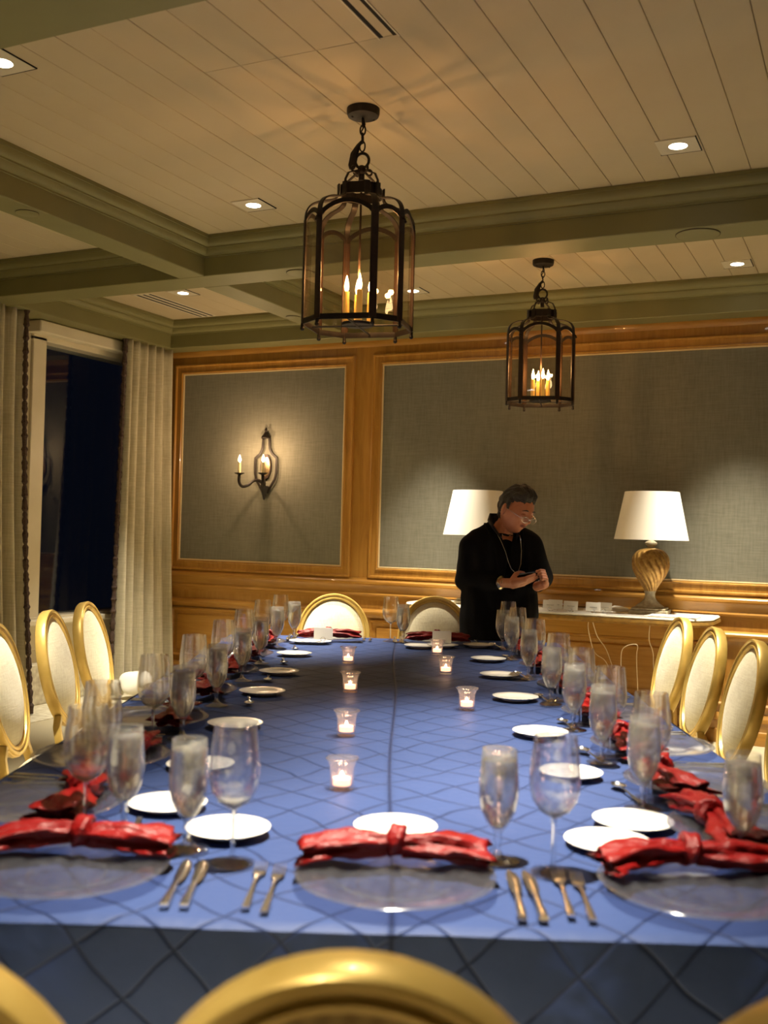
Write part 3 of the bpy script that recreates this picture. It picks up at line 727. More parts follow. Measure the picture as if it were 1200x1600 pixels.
# ------------------------------------------------------------------ tableware prototypes
def make_goblet():
    t = thing('water_goblet', 'x', 'goblet', 'footed water goblets on the table')
    MB().lathe([(.0075, .050), (.012, .056), (.021, .068), (.0305, .088), (.0350, .112), (.0352, .135), (.0330, .165), (.0305, .196), (.0293, .197), (.0322, .165), (.03445, .135), (.03415, .112), (.02955, .0893), (.0202, .0702), (.0116, .0597), (.0001, .0582)], 28).obj('bowl', M['frost'], t, angle=60)
    MB().lathe([(.0001, .0), (.039, .0005), (.0395, .002), (.022, .006), (.010, .011), (.0055, .020), (.005, .030), (.0085, .038), (.006, .044), (.0075, .051)], 24).obj('foot', M['foot'], t, angle=60)
    MB().lathe([(.0001, .0585), (.0115, .0600), (.0200, .0705), (.0294, .0895), (.0340, .112), (.0343, .135), (.0320, .165), (.0309, .178), (.0001, .178)], 28).obj('water', M['water'], t, angle=60)
    ic = MB(); rr = random.Random(2)
    for k in range(4):
        b = MB().cbox(-.011, .011, -.011, .011, -.010, .010, .003); b.xf(Matrix.Translation((rr.uniform(-.012, .012), rr.uniform(-.012, .012), .150 + .008 * k)) @ Euler((rr.uniform(0, 3), rr.uniform(0, 3), rr.uniform(0, 3))).to_matrix().to_4x4())
        b.obj('ice_cube', M['frost'], t, smooth=False)
    return t
def make_wine():
    t = thing('wine_glass', 'x', 'wine glass', 'empty wine glasses on the table')
    MB().lathe([(.0035, .092), (.010, .096), (.026, .106), (.038, .124), (.0435, .148), (.0430, .172), (.0395, .205), (.0362, .234), (.0354, .234), (.0388, .205), (.0422, .172), (.0427, .148), (.0370, .1245), (.025, .107), (.0001, .098)], 32).obj('bowl', M['glass'], t, angle=60)
    MB().lathe([(.0042, .010), (.0036, .03), (.0036, .075), (.0045, .093), (.0001, .096)], 12).obj('stem', M['glass'], t, angle=60)
    MB().lathe([(.0001, .0), (.038, .0005), (.0388, .002), (.020, .005), (.008, .008), (.004, .012), (.0001, .013)], 28).obj('foot', M['foot'], t, angle=60)
    return t
def make_plate():
    t = thing('bread_plate', 'x', 'plate', 'white bread plates on the table')
    MB().lathe([(.0001, .003), (.048, .003), (.050, .000), (.052, .003), (.060, .006), (.078, .0115), (.080, .0135), (.078, .0140), (.058, .009), (.050, .0065), (.0001, .006)], 44).obj('plate_body', M['plate'], t, angle=60)
    return t
def make_charger():
    t = thing('glass_charger', 'x', 'charger plate', 'clear glass chargers on the table')
    m1 = lambda a, z, i: 1 + .006 * math.sin(9 * a + i)
    MB().lathe([(.0001, .004), (.085, .004), (.095, .006), (.110, .011), (.140, .014), (.160, .016), (.165, .019), (.162, .021), (.150, .0185), (.138, .0175), (.108, .015), (.092, .0095), (.083, .0075), (.0001, .0075)], 56, mod=m1).obj('dish', M['charger'], t, angle=80)
    MB().lathe([(.060, 0), (.064, 0), (.064, .0042), (.060, .0042)], 40).obj('foot_ring', M['charger'], t)
    return t
def make_fork():
    t = thing('fork', 'x', 'fork', 'forks on the table')
    MB().tube([(0, 0, .004), (0, .03, .004), (0, .08, .006), (0, .115, .008), (0, .135, .006), (0, .150, .004)], [1., .95, .55, .45, .6, .9], 8, flat=(.0064, .0022)).obj('handle', M['steel'], t)
    h = MB().tube([(0, .146, .004), (0, .158, .003), (0, .168, .003)], [.6, 1.2, 1.3], 8, flat=(.0085, .0012))
    for x in (-.0088, -.003, .003, .0088): h.tube([(x, .166, .003), (x, .19, .004), (x * .95, .208, .008)], [1., .8, .4], 6, flat=(.0017, .0012))
    h.obj('tines', M['steel'], t); return t
def make_knife():
    t = thing('knife', 'x', 'knife', 'knives on the table')
    MB().tube([(0, 0, .006), (0, .02, .006), (0, .06, .006), (0, .095, .006), (0, .105, .006)], [1., 1.05, .8, .75, .6], 10, flat=(.0072, .004)).obj('handle', M['steel'], t)
    MB().tube([(0, .103, .006), (.001, .13, .005), (.001, .18, .004), (-.001, .21, .003), (-.004, .228, .003)], [.6, 1., 1.15, .95, .25], 8, flat=(.0095, .0011)).obj('blade', M['steel'], t); return t
def make_spoon():
    t = thing('dessert_spoon', 'x', 'spoon', 'dessert spoons above the chargers')
    MB().tube([(0, 0, .004), (0, .03, .004), (0, .075, .006), (0, .105, .008), (0, .125, .005)], [1., .9, .5, .45, .6], 8, flat=(.0065, .002)).obj('handle', M['steel'], t)
    v = [(0, .145, -.0 + .002)]; f = []
    for q, zz in ((.5, .0028), (.85, .005), (1., .0075), (1., .0088), (.9, .0065)):
        v += [(.017 * q * math.cos(2 * PI * k / 20), .148 + .026 * q * math.sin(2 * PI * k / 20), zz) for k in range(20)]
    f = [(0, 1 + (k + 1) % 20, 1 + k) for k in range(20)]
    for r in range(4): f += [(1 + r * 20 + k, 1 + r * 20 + (k + 1) % 20, 21 + r * 20 + (k + 1) % 20, 21 + r * 20 + k) for k in range(20)]
    MB().add(v, f).obj('bowl', M['steel'], t); return t
def napkin_mesh(seed):
    rr = random.Random(seed); mb = MB()
    for s in (-1, 1):
        n, m = 30, 26; v = []; f = []; ph = [rr.uniform(0, 6) for _ in range(4)]; bend = rr.uniform(-.025, -.010); lift = rr.uniform(0, .006)
        for j in range(m + 1):
            q = j / m; x = s * (.010 + .150 * q); w_ = .013 + .034 * q ** .8; hgt = .015 + .004 * math.sin(PI * q) - .002 * q
            yc = bend * q * q * 1.6 + .008 * math.sin(3 * q + ph[0]); zc = .020 - .008 * q + lift * math.sin(PI * q) 
            for i in range(n):
                a = 2 * PI * i / n
                rd = 1 + (.26 + .12 * q) * math.cos(5 * a + ph[1] + 2.8 * q) + .15 * math.cos(9 * a + ph[2] - 4 * q) + .06 * math.sin(22 * q + 3 * a)
                end = .008 * math.cos(3 * a + ph[3]) if j == m else 0
                v.append((x + s * end, yc + w_ * rd * math.cos(a), max(-.006, zc + hgt * rd * math.sin(a))))
        for j in range(m):
            for i in range(n): i2 = (i + 1) % n; f.append((j * n + i, j * n + i2, (j + 1) * n + i2, (j + 1) * n + i))
        # opened, hollow end: fold back inside
        c0 = len(v)
        for i in range(n):
            p = v[m * n + i]; yc_ = bend * 1.6
            v.append((p[0] - s * .018, yc_ + (p[1] - yc_) * .78, max(-.004, .012 + (p[2] - .012) * .7)))
        for i in range(n): i2 = (i + 1) % n; f.append((m * n + i, m * n + i2, c0 + i2, c0 + i))
        f.append(tuple(c0 + i for i in range(n)))
        mb.add(v, f)
    v = []; f = []; n, m = 28, 16
    for j in range(m):
        b = 2 * PI * j / m
        for i in range(n):
            a = 2 * PI * i / n; r1 = .016; r2 = .0115 * (1 + .22 * math.cos(4 * b + 2 * a))
            v.append((r2 * math.sin(b) * 1.35 + .004 * math.sin(a), (r1 + r2 * math.cos(b)) * math.cos(a) * 1.15, .026 + (r1 + r2 * math.cos(b)) * math.sin(a)))
    for j in range(m):
        for i in range(n): i2 = (i + 1) % n; j2 = (j + 1) % m; f.append((j * n + i, j * n + i2, j2 * n + i2, j2 * n + i))
    mb.add(v, f)
    return mb.mesh('napkin', M['red'], angle=180)
NAPS = [napkin_mesh(k) for k in range(5)]
def make_votive():
    t = thing('votive_candle', 'x', 'votive', 'glass votive candles down the table')
    rb = lambda a, z, i: 1 + .020 * math.cos(16 * a)
    MB().lathe([(.0001, 0), (.025, 0), (.0265, .004), (.0255, .030), (.0265, .048), (.0305, .062), (.0355, .069), (.0345, .071), (.0290, .063), (.0245, .048), (.0235, .030), (.0235, .012), (.0001, .011)], 64, mod=rb).obj('cup', M['votive'], t, angle=60)
    bd = MB()
    for k in range(28): a = 2 * PI * k / 28; bd.ball((.035 * math.cos(a), .035 * math.sin(a), .070), .0022, 6, 4)
    bd.obj('beaded_rim', M['glass'], t)
    MB().lathe([(.0001, .012), (.0195, .012), (.0200, .026), (.0185, .0265), (.0001, .0255)], 24).obj('tea_light', M['glow_wax'], t)
    MB().lathe([(.001, .0255), (.0042, .029), (.0046, .032), (.0026, .037), (.0001, .041)], 10).obj('flame', M['tflame'], t)
    ld = D.lights.new('tea_light_glow', 'POINT'); ld.energy = .10; ld.color = (1., .6, .35); ld.shadow_soft_size = .006
    lo = D.objects.new('flame_light', ld); COL.objects.link(lo); lo.parent = t; lo.location = (0, 0, .058)
    return t
K = dict(goblet=Kind(make_goblet()), wine=Kind(make_wine()), plate=Kind(make_plate()), charger=Kind(make_charger()), fork=Kind(make_fork()),
         knife=Kind(make_knife()), spoon=Kind(make_spoon()), votive=Kind(make_votive()))
ZT = TZ + .0035
def put(kind, u, v, rz, label, dz=0.): return K[kind].put(label, TW(u, v, ZT + dz), TA + rz)
nap_i = 0
def napkin(u, v, rz, label, dz=.022):
    global nap_i
    o = link('napkin', NAPS[nap_i % 5]); nap_i += 1; o.location = TW(u, v, ZT + dz); o.rotation_euler = (0, 0, TA + rz)
    tag(o, label, 'napkin', 'knotted red satin napkins'); return o
LQ = {'goblet': 'ice water goblet', 'wine': 'empty wine glass', 'plate': 'white bread plate', 'charger': 'clear glass charger plate', 'nap': 'knotted red satin napkin',
      'k0': 'inner table knife', 'k1': 'outer table knife', 'f0': 'inner fork', 'f1': 'outer fork', 'spoon': 'dessert spoon above the charger'}
def setting(u0, v0, rz, where, plate=(0., .48), goblet=(.18, .32), wine=(.27, .265), kn=(.19, .222), fk=(-.175, -.21), card=False, full=True, wob=0., spoon=(.03, .37), nap=True):
    """u0,v0: table edge at the seat; local x = diner's right, y = towards the middle"""
    c, s = math.cos(rz), math.sin(rz)
    def g(x, y): return (u0 + x * c - y * s, v0 + x * s + y * c)
    J = lambda: random.uniform(-1, 1)
    put('charger', *g(0, .180), rz, LQ['charger'] + where)
    if nap: napkin(*g(.0, .265), rz + R(6) * J() + wob, LQ['nap'] + where)
    if plate: put('plate', *g(*plate), rz, LQ['plate'] + where)
    if goblet: put('goblet', *g(*goblet), rz + J(), LQ['goblet'] + where)
    if wine: put('wine', *g(*wine), rz, LQ['wine'] + where)
    for i, x in enumerate(kn): put('knife', *g(x, .035), rz + R(2) * J(), LQ['k%d' % i] + where)
    for i, x in enumerate(fk): put('fork', *g(x, .035 + .012 * i), rz + R(2) * J(), LQ['f%d' % i] + where)
    if spoon: put('spoon', *g(*spoon), rz - PI / 2 + R(10) + R(5) * J(), LQ['spoon'] + where)
setting(.01, TV0, 0, ' at the near end, centre place', spoon=None, fk=(-.195, -.225))
setting(-.52, TV0, R(2), ' at the near end, left place', plate=(.23, .43), goblet=(.17, .33), wine=(.26, .255), kn=(.185, .215), spoon=None, wob=R(-4))
setting(.50, TV0, R(-2), ' at the near end, right place', plate=(-.11, .42), goblet=(.115, .35), wine=None, kn=(.19, .22), fk=(-.195, -.225), spoon=None, wob=R(8))
for i, (v, vp, vg) in enumerate(((2.08, 2.12, 1.95), (2.52, 2.47, None), (3.03, 3.0, 2.81), (3.57, 3.6, 3.34), (4.10, 4.11, 3.89), (4.62, 4.71, 4.40), (5.12, 5.24, 5.0))):
    setting(-TX, v, -PI / 2, ', left side, %s from the near end' % ORD[i], plate=(v - vp, .43), goblet=(v - vg, .385 if i == 0 else .315) if vg else None,
            wine=(v - (vg or 2.33) + (.01 if i == 0 else .085), .315 if i == 0 else .255), fk=(-.185, -.215), kn=(.185, .215), spoon=(.05, .395), wob=R(8 if i == 0 else 0))
for i, (v, vp, vg) in enumerate(((2.00, 2.06, 2.19), (2.42, 2.50, 2.66), (2.84, 3.0, 3.09), (3.34, 3.63, 3.54), (3.92, 4.19, 4.15), (4.50, 4.71, 4.77), (5.02, 5.28, 5.18))):
    setting(TX, v + (.03 if i == 0 else 0), PI / 2, ', right side, %s from the near end' % ORD[i], plate=(vp - v, .46 if i else .40), goblet=(vg - v, .35), wine=(vg - v + .085, .315), spoon=(.22, .345))
setting(-.34, TV1, PI, ' at the far end, left place', plate=(.06, .38), goblet=(.185, .23), wine=(.25, .30), spoon=(-.0, .34))
setting(.22, TV1, PI, ' at the far end, right place', plate=(-.02, .40), goblet=(.18, .235), wine=(.245, .20), spoon=(-.0, .34))
for i, (u, v, lab) in enumerate(((-.11, 2.31, 'nearest in the left line down the table'), (-.13, 2.92, 'second in the left line from the near end'), (-.155, 3.70, 'third in the left line from the near end'), (-.20, 4.50, 'last in the left line, before the bright chair'),
        (.25, 2.46, 'nearest in the right line, behind the tall goblet'), (.24, 3.40, 'second in the right line from the near end'), (.21, 4.24, 'third in the right line from the near end'), (.20, 4.90, 'last in the right line, below the place card'))):
    put('votive', u, v, i, 'lit glass votive candle, ' + lab)
put('plate', .125, 5.17, 0, 'white bread plate at far end overlapping behind the last right votive', .0)

def place_card(loc, rz, label, group='white place cards in holders', tilt=0.):
    t = thing('place_card', label, 'place card', group, loc, rz)
    w_, h = .048, .058
    MB().add([(-w_, 0, .012), (w_, 0, .012), (w_, .010, .012 + h), (-w_, .010, .012 + h), (-w_, .0012, .012), (w_, .0012, .012), (w_, .0112, .012 + h), (-w_, .0112, .012 + h)],
             [(0, 1, 2, 3), (4, 7, 6, 5), (0, 4, 5, 1), (3, 2, 6, 7), (0, 3, 7, 4), (1, 5, 6, 2)]).obj('card', M['paper'], t, smooth=False)
    hb = MB()
    pts = [(.012 * math.cos(2 * PI * k / 16), -.006, .012 + .011 * math.sin(2 * PI * k / 16)) for k in range(16)]
    hb.tube(pts, .0022, 6, True); hb.tube([(-.012, -.004, .002), (.012, -.004, .002), (.016, .012, .002), (-.016, .012, .002)], .0022, 6, True); hb.obj('holder', M['steel'], t)
    return t
def writing(t):
    b = MB(); x = -.022; rr = random.Random(3)
    while x < .022:
        w_ = rr.uniform(.002, .005); b.box(x, x + w_, .0028, .0040, .036, .039); x += w_ + .0012
    b.obj('writing', M['ink'], t, smooth=False)
place_card(TW(-.365, 5.275, ZT + .004), TA, 'blank white place card in front of the bright far left chair')
place_card(TW(.238, 5.275, ZT + .004), TA, 'blank white place card at the far end right place')

# ------------------------------------------------------------------ side table with lamps
CT = .838
cs = thing('console_table', 'gilded side table with white top against the panelled back wall', 'console table', None, (-1.97, 6.90, 0))
def outline(k, n=14):
    hw, d0, d1 = 1.06 - k, -.32 + k, .255
    pts = [(-hw + .02, d1), (-hw, d1 - .10)]
    for i in range(n + 1):
        a = PI + (PI / 2) * i / n; pts.append((-hw + .20 + .20 * math.cos(a), d0 + .22 + .20 * math.sin(a) * 1.1))
    pts2 = [(-x, y) for x, y in pts[::-1]]
    return pts + pts2
def slab(k0, z0, k1, z1, k2=None, z2=None):
    L_ = [(k0, z0), (k1, z1)] + ([(k2, z2)] if k2 is not None else [])
    v = []; f = []; n = len(outline(0))
    for k, z in L_: v += [(x, y, z) for x, y in outline(k)]
    for j in range(len(L_) - 1):
        for i in range(n): i2 = (i + 1) % n; f.append((j * n + i, j * n + i2, (j + 1) * n + i2, (j + 1) * n + i))
    f.append(tuple(range(n))[::-1]); f.append(tuple((len(L_) - 1) * n + i for i in range(n))); return MB().add(v, f)
slab(.012, CT - .016, .006, CT - .006, .010, CT).obj('marble_top', M['marble'], cs, angle=30)
slab(.03, CT - .052, .0, CT - .034, .004, CT - .016).obj('gilded_edge', M['giltold'], cs, angle=60)
slab(.05, CT - .13, .05, CT - .05).obj('apron', M['woodh'], cs, angle=60)
for sx in (-1, 1):
    for (x, y) in ((sx * .86, -.20), (sx * .95, .20)):
        MB().tube([(x, y, .70), (x + sx * .05, y - .04, .66), (x + sx * .055, y - .045, .58), (x, y, .44), (x - sx * .03, y + .01, .28), (x - sx * .02, y, .12), (x + sx * .01, y - .01, .03), (x + sx * .02, y - .015, .0)], [.030, .042, .038, .026, .019, .016, .020, .026], 10).obj('leg', M['giltold'], cs)
        pp = [(x + sx * (.02 + (.045 - .0024 * q) * math.cos(q * .5)), y - .05, .665 + (.045 - .0024 * q) * math.sin(q * .5)) for q in range(17)]
        MB().tube(pp, .010, 8).obj('scroll', M['giltold'], cs)
def make_lamp():
    t = thing('table_lamp', 'x', 'table lamp', 'white-shaded gilt lamps on the side table')
    MB().cbox(-.122, .122, -.122, .122, 0, .028, .004).cbox(-.108, .108, -.108, .108, .028, .042, .004).obj('plinth', M['lampbase'], t, smooth=False)
    MB().lathe([(.092, .042), (.090, .052), (.070, .066), (.046, .086), (.034, .110), (.032, .135), (.040, .150)], 28).obj('socle', M['lampbase'], t)
    n, prof = 144, []
    for i in range(34):
        q = i / 33; z = .145 + .285 * q
        r = .034 + .084 * math.sin(min(1, q / .66) * PI / 2) ** 1.25 if q < .66 else .032 + .086 * math.sqrt(max(.0, 1 - ((q - .66) / .34) ** 2.3))
        prof.append((r, z))
    def tw(a, z, i): return 1 + .10 * (abs(math.sin(8 * (a + (z - .145) * 5.5))) ** .7 - .6)
    MB().lathe(prof, n, mod=tw).obj('urn', M['lampbody'], t, angle=180)
    MB().lathe([(.040, .424), (.026, .436), (.024, .446), (.040, .458), (.040, .468), (.022, .480), (.010, .49), (.010, .54), (.0001, .54)], 24).obj('neck', M['lampbase'], t)
    MB().lathe([(.2400, .486), (.1760, .802), (.1735, .802), (.2375, .486), (.2400, .486)], 56).obj('shade', M['shade'], t, angle=50)
    MB().tube([(-.180, 0, .76), (.180, 0, .76)], .002, 6).tube([(0, 0, .53), (0, 0, .76)], .003, 6).obj('harp', M['steel'], t)
    return t
km = Kind(make_lamp())
km.put('white-shaded gilt table lamp standing right of the man on the side table', (-1.345, 6.93, CT), R(4))
km.put('white-shaded table lamp half hidden behind the standing man', (-2.565, 6.93, CT), R(4))
crd = [(-1.955, 6.70, 0, 'white name card nearest the man on the side table, front'), (-1.935, 6.76, 3, 'white name card tucked behind the card nearest the man'), (-1.815, 6.70, -2, 'middle white name card on the side table'),
       (-1.665, 6.70, 2, 'third white name card from the man on side table'), (-1.60, 6.74, -7, 'rightmost tilted white name card on the side table')]
for x, y, a, lab in crd:
    t = place_card((x, y, CT), R(a), lab, 'white name cards lined up on the side table'); writing(t)
b = MB().tube([(-.06, 0, .02), (-.03, 0, .024), (.01, 0, .022), (.05, 0, .018), (.065, 0, .014)], [.012, .020, .019, .014, .008], 10)
o = b.obj('handset', M['plate']); o.location = (-1.53, 6.86, CT + .004); o.rotation_euler = (0, 0, R(12)); tag(o, 'small pale handset lying beside the gilt lamp foot', 'handset')
for (x0, x1, y0, y1, m, lab) in ((-1.56, -1.30, 6.62, 6.72, 'grey', 'flat grey sheet of paper at the side table front'), (-1.50, -1.24, 6.75, 6.82, 'paper', 'white sheet of paper in front of gilt lamp'), (-1.30, -1.0, 6.62, 6.80, 'paper', 'stack of bright white papers right of gilt lamp')):
    o = MB().cbox(x0, x1, y0, y1, CT + .0005, CT + (.012 if 'stack' in lab else .003), .0005).obj('paper_sheet', M[m], None, smooth=False); tag(o, lab, 'paper', 'papers on the side table')
for i, (pts, lab) in enumerate((([(-1.63, 6.56, .79), (-1.60, 6.57, .70), (-1.55, 6.60, .62), (-1.50, 6.62, .48), (-1.45, 6.7, .3), (-1.4, 6.8, .1)], 'thin pale cord slanting below the name cards'),
                            ([(-1.66, 6.57, .79), (-1.66, 6.57, .74), (-1.62, 6.58, .60), (-1.55, 6.6, .54), (-1.5, 6.6, .4), (-1.5, 6.7, .1)], 'second pale cord hanging left of the slanting one'),
                            ([(-1.27, 6.56, .79), (-1.275, 6.57, .70), (-1.255, 6.60, .62), (-1.25, 6.62, .5), (-1.2, 6.62, .3), (-1.2, 6.7, .05)], 'thin pale cord hanging straight below the lamp'),
                            ([(-1.43, 6.50, .50), (-1.43, 6.50, .62), (-1.40, 6.50, .66), (-1.35, 6.50, .675), (-1.33, 6.50, .66), (-1.34, 6.52, .58), (-1.34, 6.6, .3), (-1.35, 6.7, .05)], 'pale cord bent in an arch before the side table'))):
    P_ = smooth(pts)
    o = MB().tube(P_, .0026, 6).obj('cord', M['cord'], None); tag(o, lab, 'cord', 'pale cords under the side table')

# ------------------------------------------------------------------ the standing man
def caps(mb, p, q, r1, r2, n=14, sy=1.):
    """tapered capsule"""
    p, q = Vector(p), Vector(q); d = q - p; ln = max(d.length, 1e-5); dn = d / ln
    pts = []; rs = []
    for k in range(4): a = (k / 4) * PI / 2; pts.append(p - dn * r1 * math.cos(a)); rs.append(max(.0005, r1 * math.sin(a)))
    pts.append(p); rs.append(r1); pts.append(q); rs.append(r2)
    for k in range(3, -1, -1): a = (k / 4) * PI / 2; pts.append(q + dn * r2 * math.cos(a)); rs.append(max(.0005, r2 * math.sin(a)))
    return mb.tube(pts, rs, n)
def solid(mb, name, m, parent, voxel, smooth_it=4, fac=.5):
    me = mb.mesh(name + '_raw', m); o = D.objects.new(name + '_raw', me); COL.objects.link(o)
    rm = o.modifiers.new('r', 'REMESH'); rm.mode = 'VOXEL'; rm.voxel_size = voxel; rm.use_smooth_shade = True
    sm = o.modifiers.new('s', 'SMOOTH'); sm.iterations = smooth_it; sm.factor = fac
    dg = bpy.context.evaluated_depsgraph_get(); ev = o.evaluated_get(dg)
    me2 = D.meshes.new_from_object(ev); me2.name = name; D.objects.remove(o); D.meshes.remove(me)
    if not me2.materials: me2.materials.append(m)
    me2.shade_smooth()
    r = D.objects.new(name, me2); COL.objects.link(r); r.parent = parent; return r
MU, MV = .60, 5.88
man = thing('person', 'standing man in black coat and glasses looking down at a phone', 'person', None, TW(MU, MV), TA)
HM = Matrix.Translation((.058, -.082, 1.472)) @ Matrix.Rotation(R(38), 4, 'Z') @ Matrix.Rotation(R(23), 4, 'X') @ Matrix.Rotation(R(6), 4, 'Y') @ Matrix.Scale(1.10, 4)   # face = local -y
body = MB()
def G(d, c, s): return math.exp(-(d - Vector(c)).length_squared / (s * s))
hb = bmesh.new(); bmesh.ops.create_uvsphere(hb, u_segments=96, v_segments=72, radius=1)
for v in hb.verts:
    d = v.co.normalized(); x, y, z = d
    p = Vector((x * .076, y * .096, z * .118))
    if y > 0: p.y *= 1.06
    if z < 0:                                   # jaw
        p.x *= 1 - .24 * (-z) ** 1.3; p.y *= (1 - .05 * (-z)) if y < 0 else 1 - .42 * (-z)
    if y < 0: p.y *= (1 - .10 * max(0, 1 - abs(x)) * 0)
    f = 0
    out = Vector((0, -1, 0))
    f += .024 * G(d, (0, -.985, -.17), .13) + .013 * G(d, (0, -.99, -.02), .12) + .007 * G(d, (0, -.99, .10), .10)   # nose
    f += .006 * G(d, (.085, -.97, -.20), .07) + .006 * G(d, (-.085, -.97, -.20), .07)
    f -= .013 * G(d, (.33, -.93, .03), .17) + .013 * G(d, (-.33, -.93, .03), .17)        # eye sockets
    f += .007 * G(d, (.30, -.92, .22), .15) + .007 * G(d, (-.30, -.92, .22), .15) + .004 * G(d, (0, -.96, .24), .15)  # brow
    f += .007 * G(d, (.50, -.82, -.18), .2) + .007 * G(d, (-.50, -.82, -.18), .2)         # cheek
    f += .008 * G(d, (0, -.88, -.44), .14) - .004 * G(d, (0, -.80, -.60), .10) + .014 * G(d, (0, -.62, -.80), .22)  # mouth, chin
    f -= .003 * G(d, (0, -.90, -.42), .035) * 1.5
    p += out * f
    v.co = p
body.bm(hb, HM)
for s in (-1, 1):                                # ears
    e = MB().ball((0, 0, 0), (.010, .019, .032), 14, 10).xf(HM @ Matrix.Translation((s * .076, .012, -.008)) @ Matrix.Rotation(s * R(20), 4, 'Z')); body.add(e.v, e.f)
    e = MB().ball((s * .028, -.084, .004), (.013, .010, .009), 12, 8).xf(HM); body.add(e.v, e.f)      # eyelids
hc = HM @ Vector((0, .02, -.06))
caps(body, hc, (-.0, .0, 1.345), .058, .064); caps(body, (-.005, .0, 1.36), (-.01, .03, 1.28), .065, .075)
# trunk
caps(body, (-.01, .03, 1.26), (-.01, .02, 1.00), .122, .110); caps(body, (-.10, .03, 1.27), (-.07, .03, 1.02), .085, .095); caps(body, (.09, .03, 1.27), (.06, .03, 1.02), .085, .095)
caps(body, (-.06, .03, .95), (.06, .03, .95), .108, .108)
SHR, ELR, WRR = (-.175, .02, 1.275), (-.205, .035, 1.075), (-.012, -.165, 1.070)      # his right arm (left in the photo)
SHL, ELL, WRL = (.160, .03, 1.280), (.225, .02, 1.095), (.175, -.165, 1.055)
for a, b_, c in ((SHR, ELR, WRR), (SHL, ELL, WRL)): caps(body, a, b_, .056, .043); caps(body, b_, c, .042, .027)
for s, x in ((-1, -.07), (1, .11)):
    caps(body, (s * .075 + .01, .03, .92), (x, .03, .50), .088, .058); caps(body, (x, .03, .50), (x, .05, .09), .056, .036); caps(body, (x, .05, .06), (x + .01, -.10, .03), .036, .03)
def chain(pts, rs):
    for i in range(len(pts) - 1): caps(body, pts[i], pts[i + 1], rs[i], rs[i + 1], 10)
# phone frame: centre and axes (held level, long side towards the other hand)
PC = Vector((.120, -.225, 1.115)); PX = Vector((.95, .10, .14)).normalized(); PY = Vector((-.05, .86, -.50)); PY = (PY - PX * PY.dot(PX)).normalized(); PN = PX.cross(PY)
def ph(x, y, z=0.): return PC + PX * x + PY * y + PN * z
# right hand: open palm under the phone, fingers running along it
pr0 = Vector(WRR)
caps(body, pr0, ph(-.085, .0, -.035), .026, .028); caps(body, ph(-.095, .020, -.034), ph(-.035, .022, -.030), .021, .017); caps(body, ph(-.095, -.020, -.036), ph(-.035, -.024, -.032), .021, .017); caps(body, ph(-.09, 0, -.036), ph(-.035, 0, -.032), .021, .017)
for k, (yy, ln) in enumerate(((.034, .060), (.012, .070), (-.011, .066), (-.033, .052))):
    chain([ph(-.035, yy, -.030), ph(-.035 + ln * .5, yy * .95 - .003, -.023), ph(-.035 + ln * .85, yy * .9 - .004, -.019), ph(-.035 + ln * 1.12, yy * .86 - .005, -.013)], [.0105, .0100, .0092, .0080])
chain([ph(-.100, -.018, -.020), ph(-.078, -.034, .002), ph(-.050, -.024, .014), ph(-.028, -.012, .015)], [.015, .013, .0115, .009])
# left hand: fingers folded round the far end
chain([Vector(WRL), ph(.075, .012, -.055)], [.026, .027]); chain([ph(.078, .028, -.050), ph(.075, .024, -.022)], [.020, .017]); chain([ph(.075, -.012, -.056), ph(.070, -.014, -.026)], [.019, .016])
for k in range(4):
    zz = -.002 - .0185 * k; yy = -.020 - .004 * k
    chain([ph(.082, .004, zz - .008), ph(.078, yy - .020, zz), ph(.056, yy - .030, zz + .001), ph(.038 + .005 * k, yy - .018, zz + .001)], [.0092, .0090, .0084, .0074])
chain([ph(.086, .018, -.022), ph(.080, .004, .006), ph(.062, -.006, .014), ph(.046, -.010, .014)], [.014, .0125, .0105, .009])
bo = solid(body, 'body', M['skin'], man, .0031, 1)
# eyes, brows, lips
for s in (-1, 1):
    MB().tube([HM @ Vector((s * (.012 + .034 * q), -.0925 - .004 * math.sin(PI * q) + .010 * q * q, .030 + .006 * math.sin(PI * q) - .004 * q)) for q in (0, .25, .5, .75, 1)], [.0022, .0036, .0038, .003, .0016], 6).obj('eyebrow', M['hair'], man)
    MB().tube([HM @ Vector((s * (.016 + .024 * q), -.0930 + .006 * q * q, .0005 - .002 * math.sin(PI * q))) for q in (0, .33, .66, 1)], [.001, .0020, .0020, .001], 6).obj('eyelash', M['hair'], man)
MB().tube([HM @ Vector((.022 * q, -.0925 + .012 * q * q, -.0465 - .0015 * abs(q))) for q in (-1, -.5, 0, .5, 1)], [.001, .0034, .0030, .0034, .001], 8).tube([HM @ Vector((.020 * q, -.0905 + .012 * q * q, -.0545 + .001 * q * q)) for q in (-1, -.5, 0, .5, 1)], [.001, .0036, .0044, .0036, .001], 8).obj('lips', M['lip'], man)
